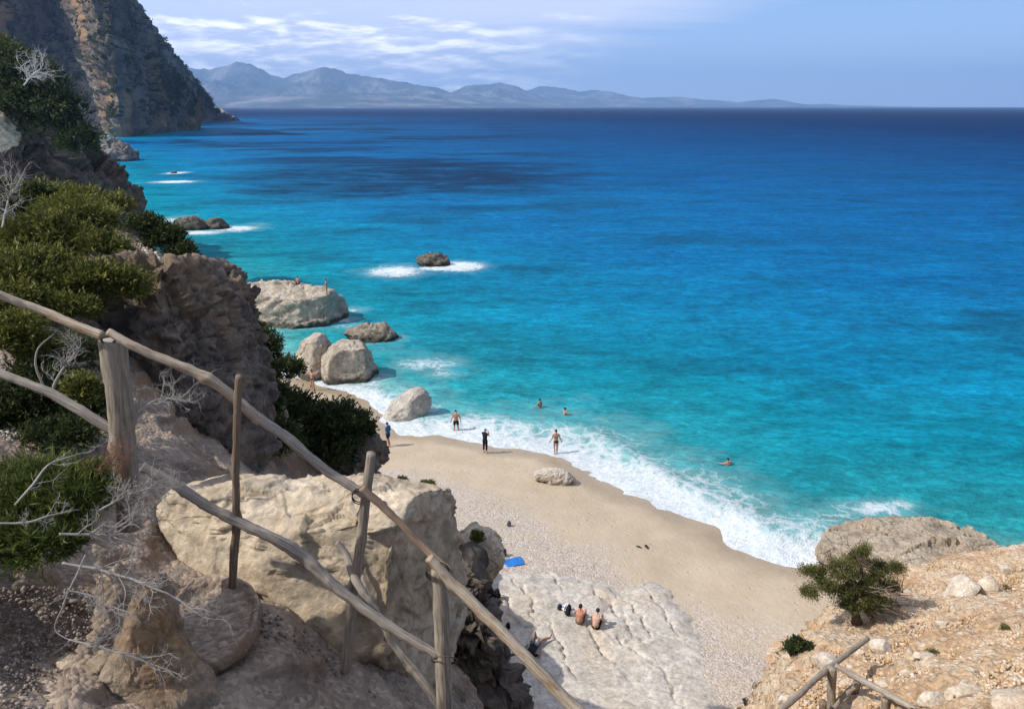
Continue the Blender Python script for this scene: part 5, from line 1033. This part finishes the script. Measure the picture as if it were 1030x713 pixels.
    if cap: 
        m2 = MB(); S3, F3 = ico(4); k = S3[:, 2] > .1; m2.add(S3 * (.09, .105, .10) * (1, 1, np.where(0, 1, 1)) + h + n * .035, F3[k[F3].all(1)]); V, F2, _ = tube(np.array([h + fw * .10 + n * .045, h + fw * .13 + n * .04]), [.06, .045], 14, 0, 0, 1); V = V - np.outer((V - h) @ n - .045, n) * .85; m2.add(V, F2); m2.build('cap', cap, root)
    for c_ in clothes:
        kind, mat = c_; m2 = MB()
        if kind in ('shorts', 'trousers', 'briefs'):
            fr = dict(shorts=.55, trousers=1., briefs=.06)[kind]
            for S_ in (Lf, Rg):
                a = C['pel'] * .5 + S_['hip'] * .5; caps(m2, a, C['pel'] * .6 + C['waist'] * .3 + S_['hip'] * .1, .128 if kind != 'briefs' else .122, .112)
                if kind != 'briefs': mid = (S_['hip'] + S_['kn']) / 2; caps(m2, S_['hip'], S_['hip'] + (mid - S_['hip']) * min(1, fr * 2), .104, .092)
                if kind == 'trousers': caps(m2, mid, S_['kn'], .09, .072); caps(m2, S_['kn'], S_['kn'] + (S_['an'] - S_['kn']) * .55, .072, .066)
        if kind in ('shirt', 'tank'):
            torso(m2, .016)
            for S_ in (Lf, Rg): caps(m2, S_['sh'], S_['sh'] + (S_['el'] - S_['sh']) * (.6 if kind == 'shirt' else .05), .068, .058)
        if kind == 'strap':
            up = C['chest'] - C['waist']; up /= np.linalg.norm(up); c0 = C['chest'] - up * .02
            for a in np.linspace(0, 2 * math.pi, 22, endpoint=False): caps(m2, c0 + np.array((math.cos(a) * .172, math.sin(a) * .118, 0)), c0 + np.array((math.cos(a + .29) * .172, math.sin(a + .29) * .118, 0)), .014, .014, 6)
        link(dict(briefs='swim_briefs', strap='bikini_top').get(kind, kind), fuse(m2, kind, .014, 3), mat, root)
    return root
def on(px, py, f=PB): return f(px, py)
person('shirtless sunburnt man in black shorts standing at the edge of the wash, head bowed', PB(459, 436), R(8), 1, dict(head=(0, .09, 1.61), el=(.28, -.02, 1.16), wr=(.33, .06, .92), an=(.15, -.02, .08), toe=(.19, .14, .03), kn=(.13, .02, .5)), clothes=[('shorts', BLACK)], size=1.03)
person('person in black top and trousers with white cap, hands raised to the face', PB(488, 455.5), R(-30), 2, dict(head=(0, .06, 1.63), el=(.24, .14, 1.26), wr=(.10, .24, 1.5)), clothes=[('tank', BLACK), ('trousers', BLACK)], cap=WHITE, size=.99)
person('person in black bikini walking into the foam, arms held slightly out', PB(559, 457), R(4), 0, dict(el=(.27, -.03, 1.16), wr=(.36, .06, .95), kn=(.09, .06, .50), an=(.08, .02, .08), toe=(.09, .19, .03)), dict(kn=(-.09, .03, .50), an=(-.09, -.14, .09), toe=(-.09, .02, .03)), [('briefs', BLACK), ('strap', BLACK)], female=True, size=1.02)
person('person in a blue shirt and dark shorts half hidden behind the big dark bush', PB(391, 449), R(60), 0, dict(wr=(.22, .16, 1.0), kn=(.10, .08, .5)), dict(kn=(-.10, -.03, .5), an=(-.1, -.16, .1), toe=(-.1, .0, .03)), [('shirt', BLUE), ('shorts', NAVY)])
person('swimmer in dark briefs beside the square boulder, both arms stretched out', PB(315, 392), R(150), 0, dict(el=(.42, .03, 1.5), wr=(.62, .05, 1.62)), clothes=[('briefs', NAVY)])
def on_obj(px, py, name_label):
    dg = bpy.context.evaluated_depsgraph_get(); o = [x for x in bpy.data.objects if x.get('label') == name_label][0]
    d = Vector(ray(px, py)); loc = o.matrix_world.inverted() @ Vector(CAM); hit, p, _, _ = o.ray_cast(loc, d.normalized())
    return np.array(o.matrix_world @ p) if hit else None
bpy.context.view_layer.update()
_bb = 'largest pale boulder in the sea, with two people on top'
def top_of(px, label, py0, py1):
    for py in np.arange(py0, py1, .5):
        q = on_obj(px, py, label)
        if q is not None: return q, py
    return PZ(px, py1, 4), py1
q, _py = top_of(329, _bb, 284, 320); q2 = on_obj(329, max(_py + 4, 297), _bb); q = q2 if q2 is not None else q
person('person in sand coloured shorts standing on the largest pale sea boulder', q - (0, 0, .04), R(100), 0, dict(el=(.22, .08, 1.16), wr=(.16, .24, 1.05)), clothes=[('shorts', YEL)], size=1.02)
SIT = dict(pel=(0, 0, .13), waist=(0, -.05, .28), chest=(0, .0, .50), neck=(0, .05, .68), head=(0, .10, .82), sh=(.18, .03, .60), el=(.26, .20, .38), wr=(.16, .38, .40), hip=(.09, .02, .13), kn=(.14, .40, .46), an=(.12, .56, .08), toe=(.13, .72, .04))
q, _py = top_of(300, _bb, 270, 310); q2 = on_obj(300, _py + 2, _bb); q = q2 if q2 is not None else q
person('dark haired person sitting on the back of the largest pale sea boulder', q - (0, 0, .05), R(20), 0, SIT, clothes=[('shorts', NAVY)])
person('swimmer standing waist deep with dark hair, the one farther from the sand', PZ(543, 410, 0) - (0, 0, 1.02), R(40), 0, dict(el=(.30, .12, 1.2), wr=(.34, .3, 1.1)), clothes=[('shorts', NAVY)])
person('swimmer up to the chest where the wash begins, shorter of the pair', PZ(568, 417, 0) - (0, 0, 1.18), R(-60), 0, dict(el=(.34, .12, 1.34), wr=(.42, .34, 1.24)), clothes=[('briefs', BLACK)], female=True)
person('lone swimmer with black hair and bare shoulders in the foam off the beach rock', PZ(732, 468, 0) - (0, 0, 1.24), R(20), 1, dict(el=(.34, .12, 1.38), wr=(.42, .34, 1.3)), clothes=[('shorts', NAVY)])
person('shirtless sunbather sitting upright beside the rucksack, farther of the seated couple', on_slab(583, 627) - (0, 0, .03), R(-18), 1, dict(SIT, head=(0, .07, .83), wr=(.22, .30, .30)), clothes=[('shorts', GREY)])
person('shirtless sunbather sitting hunched with arms round the knees, nearer of the seated couple', on_slab(599, 632) - (0, 0, .03), R(-26), 2, dict(SIT, chest=(0, .05, .49), neck=(0, .12, .66), head=(0, .19, .77), sh=(.18, .09, .58)), clothes=[('shorts', BLACK)])
LIE = dict(pel=(0, 0, .13), waist=(0, -.15, .12), chest=(0, -.38, .14), neck=(0, -.56, .14), head=(0, -.70, .16), sh=(.18, -.50, .13), el=(.34, -.34, .08), wr=(.30, -.10, .09), hip=(.09, .03, .13), kn=(.20, .40, .18), an=(.42, .72, .10), toe=(.46, .80, .22))
person('person in dark clothes lying on the shaded edge of the slab, one knee up', on_slab(537, 652), R(-22), 3, LIE, dict(kn=(-.10, .36, .46), an=(-.08, .48, .10), toe=(-.08, .64, .05)), [('shirt', BLACK), ('shorts', GREY)])
q = PZ(864, 577, .35)
person('bare chested bather standing before the rock shelf, half hidden by the crooked tree', (q[0], q[1], float(beach_z([q[0]], [q[1]])[0][0])), R(-30), 2, dict(el=(.26, .10, 1.2), wr=(.16, .26, 1.15)), clothes=[('briefs', NAVY)])

# ------------------------------------------------------------------ things left on the beach
def towel(label, q, rz, sx, sy, mat, seed):
    n = 30; u, v = np.meshgrid(np.linspace(-.5, .5, n), np.linspace(-.5, .5, n)); P = np.stack([u * sx, v * sy, u * 0], -1).reshape(-1, 3)
    P[:, 2] = .035 + .05 * fbm(np.stack([P[:, 0] * 3, P[:, 1] * 3, P[:, 0] * 0 + seed], 1), 4); P[:, :2] += .05 * np.stack([fbm(P * 2 + 5 + seed, 2), fbm(P * 2 + 9 + seed, 2)], 1)
    o = link('towel', make_mesh('towel', P, grid_faces(n, n)), mat); o.location = [float(v_) for v_ in q]; o.rotation_euler = (0, 0, rz); m = o.modifiers.new('t', 'SOLIDIFY'); m.thickness = .015; return tag(o, label, 'towel')
towel('bright blue towel on the sand behind the grey overhanging boulder', PB(514, 566), R(20), 1.2, .65, plain('blue_towel', (.02, .16, .48), .95, .15, 12), 1)
towel('crumpled white shirt beside the rucksack on the slab', on_slab(569, 613) + (0, 0, .1), R(30), .45, .4, WHITE, 4)
def bag(label, q, rz, s, mat, cat='bag', name='bag', pocket=None):
    root = tag(empty(name, q, rz), label, cat); m = MB(); blob(m, (0, 0, .5 * s), (.34 * s, .24 * s, .5 * s)); blob(m, (0, .05 * s, .25 * s), (.38 * s, .28 * s, .28 * s)); me = fuse(m, 'sack', .04 * s, 3); V = coords(me); N = normals(me); setco(me, V + N * (.05 * s * fbm(V / s * 3 + s, 3))[:, None]); link('sack', me, mat, root)
    m = MB(); blob(m, (0, -.24 * s, .34 * s), (.22 * s, .10 * s, .2 * s)); link('pocket', fuse(m, 'pocket', .03 * s, 2), pocket or mat, root)
    for sx in (-1, 1):
        a = np.linspace(0, math.pi, 9); V, F2, UV = tube(np.array([(sx * .16 * s, .2 * s + .14 * s * math.sin(t), .5 * s - .34 * s * math.cos(t)) for t in a]), .03 * s, 6, 0, 0, 2); link('strap', make_mesh('strap', V, F2), mat, root)
    V, F2, UV = tube(np.array([(.1 * s * math.cos(t), 0, .97 * s + .1 * s * math.sin(t)) for t in np.linspace(0, math.pi, 7)]), .02 * s, 6, 0, 0, 2); link('handle', make_mesh('handle', V, F2), mat, root); return root
bag('black rucksack with white patch beside the seated couple', on_slab(572, 618), R(70), .5, BLACK, 'rucksack', 'rucksack', WHITE)
bag('small dark bag at the far end, next to the rucksack', on_slab(563, 613), R(20), .3, NAVY)
bag('large black bag in the shade under the grey overhanging boulder', on_slab(491, 603), R(10), .75, BLACK)
bag('black holdall slumped beside the large bag in the shade', on_slab(500, 602), R(80), .5, BLACK)
bag('little black pouch on the slab at the shade edge, close by the pale rail', on_slab(511, 632), R(50), .3, BLACK)
bag('brown bag lying by the blue towel', PB(507, 559), R(40), .42, plain('brown_bag', (.10, .065, .05), .9))
bag('tiny dark bag alone on the pebbles above the blue towel', PB(512, 529), R(10), .32, GREY)
def sandals(label, q, rz, mat, s=1.):
    root = tag(empty('sandals', q, rz), label, 'sandals')
    for k, (dx, dy, a) in enumerate(((-.14, .05, .5), (.16, -.08, -.3))):
        th = np.linspace(0, 2 * math.pi, 20, endpoint=False); O = np.stack([np.cos(th) * .06 * (1 + .25 * np.sin(th)), np.sin(th) * .14], 1) * s; ca, sa = math.cos(a), math.sin(a); O = O @ np.array([[ca, sa], [-sa, ca]]) + (dx * s, dy * s)
        V = np.concatenate([np.c_[O, np.full(20, .005)], np.c_[O, np.full(20, .04)]]); Fc = [tuple(range(20))[::-1], tuple(range(20, 40))] + [(i, (i + 1) % 20, 20 + (i + 1) % 20, 20 + i) for i in range(20)]
        so_ = link('sole', make_mesh('sole', V, Fc, smooth=False), mat, root)
        c0 = np.array((dx * s, dy * s, .04)); ax = np.array((ca, sa, 0)) * .055 * s; V, F2, _ = tube(np.array([c0 - ax, c0 + (0, 0, .055), c0 + ax]), .014, 6, 0, 0, 5); link('strap', make_mesh('strap', V, F2), mat, so_)
    return root
sandals('pair of dark sandals left on the bare sand below the half buried rock', PB(646, 550), R(30), plain('dark_rubber', (.05, .04, .035), .8), 1.25)
sandals('pair of black shoes on the pebbles beside the low railing', PB(761, 693), R(-60), BLACK, 1.2)
